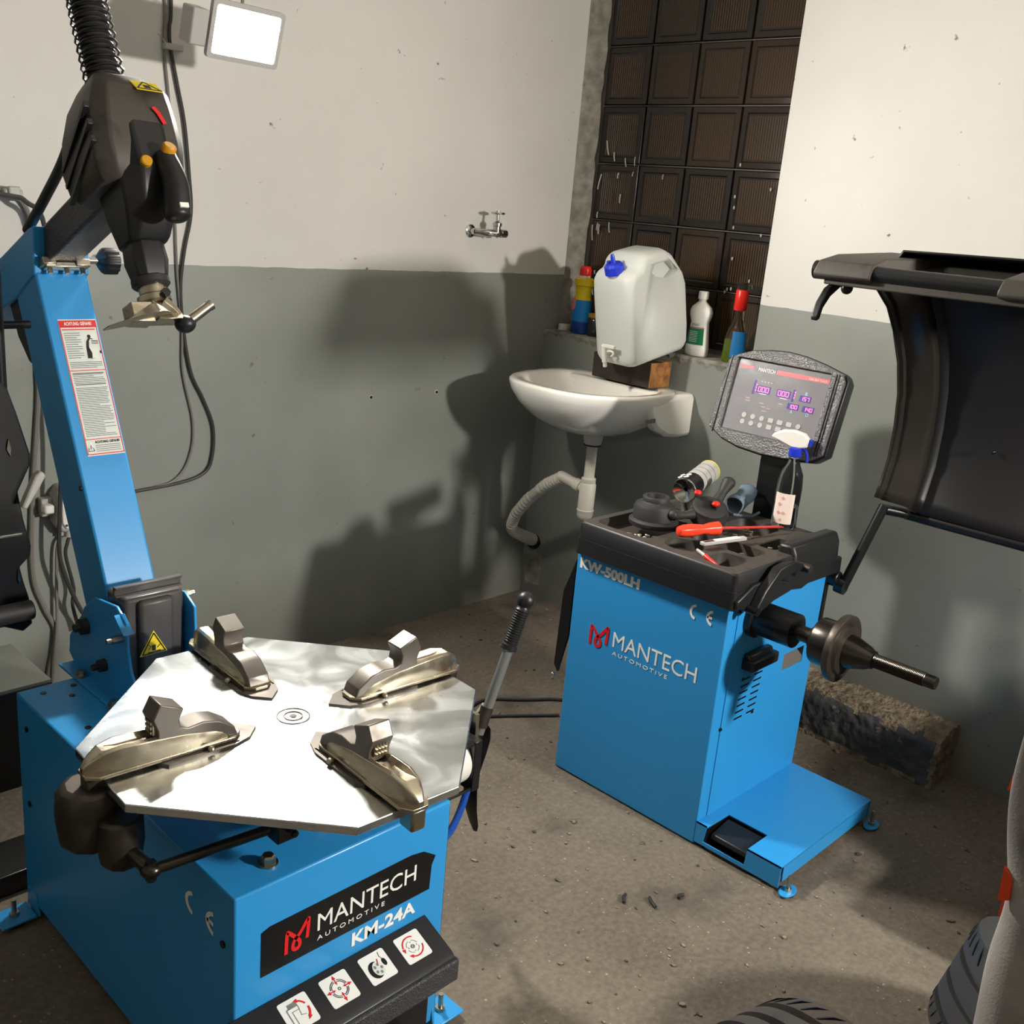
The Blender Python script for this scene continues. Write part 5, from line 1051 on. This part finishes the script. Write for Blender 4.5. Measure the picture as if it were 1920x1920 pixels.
solo('floor_cable', B().tube([(2.239, 1.82, .006), (2.117, 1.905, .006), (2.05, 1.95, .006), (2.010, 1.99, .006), (1.95, 2.03, .006)], .0045, n=8), CABLE, 'straight black cable on the floor left of the balancer, nearer the camera', 'cable', (2.1, 1.93, 0))
solo('floor_cable', B().tube([(2.33, 1.88, .006), (2.29, 1.915, .006), (2.249, 1.94, .006), (2.19, 1.985, .006), (2.154, 2.014, .006), (2.102, 2.033, .006), (2.03, 2.015, .006), (1.95, 1.99, .006)], .005, n=8), CABLE, 'curving black cable on the floor left of the balancer, farther from the camera', 'cable', (2.2, 1.97, 0))

# ------------------------------------------------------------------ black stand at the left edge
t = thing('helper_arm', 'black plate column with levers behind the tyre changer at the left edge', 'machine arm', (.70, 2.05, 0))
b = B(); prof_ = [(.731, 1.087), (.745, 1.04), (.767, .954), (.765, .93), (.740, .880), (.748, .82), (.760, .765), (.758, .744), (.736, .723), (.742, .69), (.751, .653), (.755, .595), (.736, .582), (.700, .600), (.62, .60), (.62, 1.10), (.70, 1.115)]
b.prism_xz(prof_, 2.03, 2.07); part('side_plate', b, BLACKM, t, .003)
b = B(); b.cyl((.725, 2.05, 1.05), (.725, 2.05, 1.42), .012, n=14); part('guide_tube', b, BLACKM, t)
b = B(); b.cyl((.62, 2.05, 1.205), (.80, 2.09, 1.20), .008, n=10); part('cross_bar', b, BLACKM, t)
b = B(); b.prism_xz([(.735, .855), (.745, .850), (.785, .915), (.777, .925), (.765, .918)], 2.00, 2.022); part('clamp_lever', b, GREYPL, t, .004)
b = B(); b.cyl((.66, 2.00, .640), (.745, 2.00, .640), .020, n=16); part('roller', b, RUBBER, t, .003)
b = B(); b.prism_xz([(.722, .97), (.726, .99), (.73, .97), (.728, .955)], 2.026, 2.031); b.prism_xz([(.729, .70), (.731, .72), (.734, .695), (.732, .69)], 2.026, 2.031); b.box(.66, .742, 2.026, 2.031, .791, .794); part('bright_edge', b, CHROME, t)
b = B(); b.box(.60, .66, 2.03, 2.08, .05, .62); part('upright', b, BLACKM, t, .003)
b = B(); b.box(.56, .80, 1.99, 2.12, 0, .05); part('foot_plate', b, BLACKM, t, .003)
b = B(); b.box(-2.2, .93, 2.40, YB, 0, .27); struct('trim_4', b, WALL)
b = B(); b.box(-2.2, .93, 2.394, 2.40, 0, .262); struct('trim_5', b, BLACKM)
# ------------------------------------------------------------------ tyres and cloth at the lower right
def tyre(name, c, ax, label, R=.31, Wd=.19, grooves=(-.045, -.015, .015, .045), ri=.19, m1=TYRE, lateral=56, txt=None, spin=0):
    c = Vector(c); ax = Vector(ax).normalized()
    up_ = Vector((0,0,1)) if abs(ax.z) < .95 else Vector((1,0,0)); U_ = up_.cross(ax).normalized(); W_ = ax.cross(U_)
    M = Matrix(((U_.x, W_.x, ax.x, c.x), (U_.y, W_.y, ax.y, c.y), (U_.z, W_.z, ax.z, c.z), (0,0,0,1))) @ Matrix.Rotation(radians(spin), 4, 'Z')
    low = c.copy(); low.z = 0
    t = thing(name, label, 'tyre', low)
    h = Wd/2; pr = [(ri, -h*.72), (ri+.012, -h*.80), (R-.085, -h*1.06), (R-.04, -h*1.04), (R-.014, -h*.92)]
    z = -h*.86; pr.append((R-.004, z))
    for g in grooves: pr += [(R, g-.006), (R-.009, g-.004), (R-.009, g+.004), (R, g+.006)]
    pr += [(R-.004, h*.86), (R-.014, h*.92), (R-.04, h*1.04), (R-.085, h*1.06), (ri+.012, h*.80), (ri, h*.72), (ri-.008, h*.6), (ri+.03, h*.5), (R-.03, h*.5), (R-.02, 0), (R-.03, -h*.5), (ri+.03, -h*.5), (ri-.008, -h*.6)]
    n = 96; b = B(M); rings = [[(r_*cos(2*pi*k/n), r_*sin(2*pi*k/n), z_) for r_, z_ in pr] for k in range(n)]
    b.loft(rings, wrap=True); body = part('tyre_carcass', b, m1, t, ang=28)
    # tread blocks across the shoulders and sipes
    b = B(M)
    for k in range(lateral):
        a = 2*pi*k/lateral
        for s_ in (-1, 1):
            A = [(R-.0035, a, s_*(h*.84)), (R+.0010, a+.04, s_*(h*.72)), (R+.0012, a+.075, s_*(h*.56))]
            b.loft([[((rr_+e)*cos(aa+d), (rr_+e)*sin(aa+d), zz) for e, d in ((-.006, 0), (-.006, .010), (-.0008, .010), (-.0008, 0))] for rr_, aa, zz in A])
    o = part('tread_sipes', b, BLACKDECAL, body); o['kind'] = 'stuff'
    b = B(M)
    for rr_ in (R-.075, R-.05): b.ring((0, 0, h*1.035), (0, 0, 1), rr_, .0022, 64, 6)
    for rr_ in (ri+.022,): b.ring((0, 0, h*.86), (0, 0, 1), rr_, .003, 64, 6)
    part('sidewall_ring', b, m1, body)
    if txt:
        b = B()
        for i, ch in enumerate(txt):
            a = radians(90-9*i); M2 = M @ Matrix.Rotation(a-pi/2, 4, 'Z') @ Matrix.Translation((0, R-.085, h*1.055))
            bb = B(M2); bb.text(ch, (-.013, 0, 0), (.026, 0, 0), (0, .034, 0), .004)
            bb.bm.to_mesh(tmp := bpy.data.meshes.new('x')); bb.bm.free(); b.bm.from_mesh(tmp); bpy.data.meshes.remove(tmp)
        part('sidewall_lettering', b, RUBBER, body)
    return t
tyre('tire', (1.730, .130, .2186), (.35, -.192, .917), 'black winter tyre tilted against the grey cloth in the lower right corner', R=.31, Wd=.20, grooves=(-.05, -.01, .035))
tyre('tire', (.960, .265, .332), (-.893, .40, -.205), 'dusty leaning tyre at the bottom edge with raised sidewall lettering', R=.31, Wd=.19, m1=TYREDUST, txt='SAVA', spin=6)
for k in range(3):  # unseen tyre stack, added to block the second floodlight
    tyre('tire', (2.61, -.02, .115+.225*k), (0.02*(-1)**k, .01, 1), ('lowest', 'middle', 'topmost')[k]+' tyre of an unseen stack added to shade the right wall', R=.30, Wd=.19, lateral=24)
t = thing('shading_box', 'unseen black box added on the tyre stack to shade the right wall', 'box', (2.80, -.10, .685))  # unseen box added to raise the shadow on the right wall
b = B(); b.box(2.68, 2.92, -.25, .04, .675, .83); part('box_body', b, BLACKP, t, .01)
b = B(); b.box(2.675, 2.925, -.255, .045, .83, .842); part('box_lid', b, BLACKM, t, .003)
# cloth hanging over a rail
t = thing('draped_cloth', 'pale grey work cloth with orange patches hanging at the right edge', 'cloth', (1.2, .15, 0))
b = B(); rows = []
zs = [.40, .48, .58, .672, .716, .761, .80, .848, .905, .953, 1.02, 1.10]
eds = [.255, .258, .261, .267, .264, .260, .265, .276, .284, .284, .283, .280]
for z, e in zip(zs, eds):
    row = []
    for k in range(26):
        u = k/25; y = e - .36*u; x = 1.20 - .13*u + .010*sin(u*24 + z*5) + .008*sin(u*9+z*11); row.append((x, y, z))
    rows.append(row)
b.loft(rows, cap=False, closed=False); o = part('cloth_sheet', b, CLOTH, t, ang=180)
md = o.modifiers.new('s', 'SOLIDIFY'); md.thickness = .006; md = o.modifiers.new('ss', 'SUBSURF'); md.levels = md.render_levels = 2
b = B(); b.prism_yz([(.287, .905), (.283, .94), (.276, .93), (.279, .905)], 1.184, 1.188); part('orange_patch', b, ORANGE, t)
b = B(); b.prism_yz([(.268, .765), (.256, .772), (.258, .80), (.270, .81)], 1.184, 1.190); part('orange_patch', b, ORANGE, t)
b = B(); b.cyl((1.215, .29, 1.10), (1.26, -.16, 1.10), .012, n=12); b.cyl((1.26, -.14, 0), (1.26, -.14, 1.10), .012, n=12); b.box(1.16, 1.36, -.19, -.09, 0, .02); part('rail_stand', b, BLACKM, t)
t = thing('orange_crate', 'dark orange crate edge peeping out behind the grey cloth', 'crate', (2.30, .40, 0))
b = B(); b.box(2.12, 2.40, .34, .47, .20, .212); b.box(2.12, 2.40, .46, .472, 0, .26); b.box(2.12, 2.132, .34, .472, 0, .26); b.box(2.388, 2.40, .34, .472, 0, .26); b.box(2.12, 2.40, .34, .352, 0, .26); part('crate_wall', b, mat('dark_orange_plastic', (150, 56, 26), .5), t, .004)

# ------------------------------------------------------------------ grit on the floor
gb = B(); rnd = random.Random(3)
for k in range(900):
    x = rnd.uniform(.9, 2.9); y = rnd.uniform(.2, 2.6)
    if X0-.01 < x < X1+.01 and .88 < y < Y1+.02: continue
    if x < 1.15 and y > 1.0: continue
    if y < .5 and x > 1.4: continue
    s_ = abs(rnd.gauss(0, .0022))+.0012; T = Matrix.Rotation(rnd.uniform(0, 6.3), 3, 'Z')
    gb.ell((x, y, s_*.45), (s_*rnd.uniform(1, 2.2), s_, s_*.6), 6, 3, T)
o = solo('floor_grit', gb, PEBBLE, 'scattered grit and small stones over the bare concrete floor', 'grit', (1.9, 1.4, 0)); o['kind'] = 'stuff'
for x, y, a, l_ in ((1.70, 1.13, 30, .03), (1.74, 1.08, 60, .035), (1.81, 1.05, 0, .02)):
    b = B(); b.tube([(x-l_/2*cos(radians(a)), y-l_/2*sin(radians(a)), .005), (x, y+.004, .006), (x+l_/2*cos(radians(a)), y+l_/2*sin(radians(a)), .005)], .004, n=7); solo('rubber_shred', b, RUBBER, 'little curled rubber shred on the floor between the two machines', 'debris', (x, y, 0), group='rubber shreds on the floor')
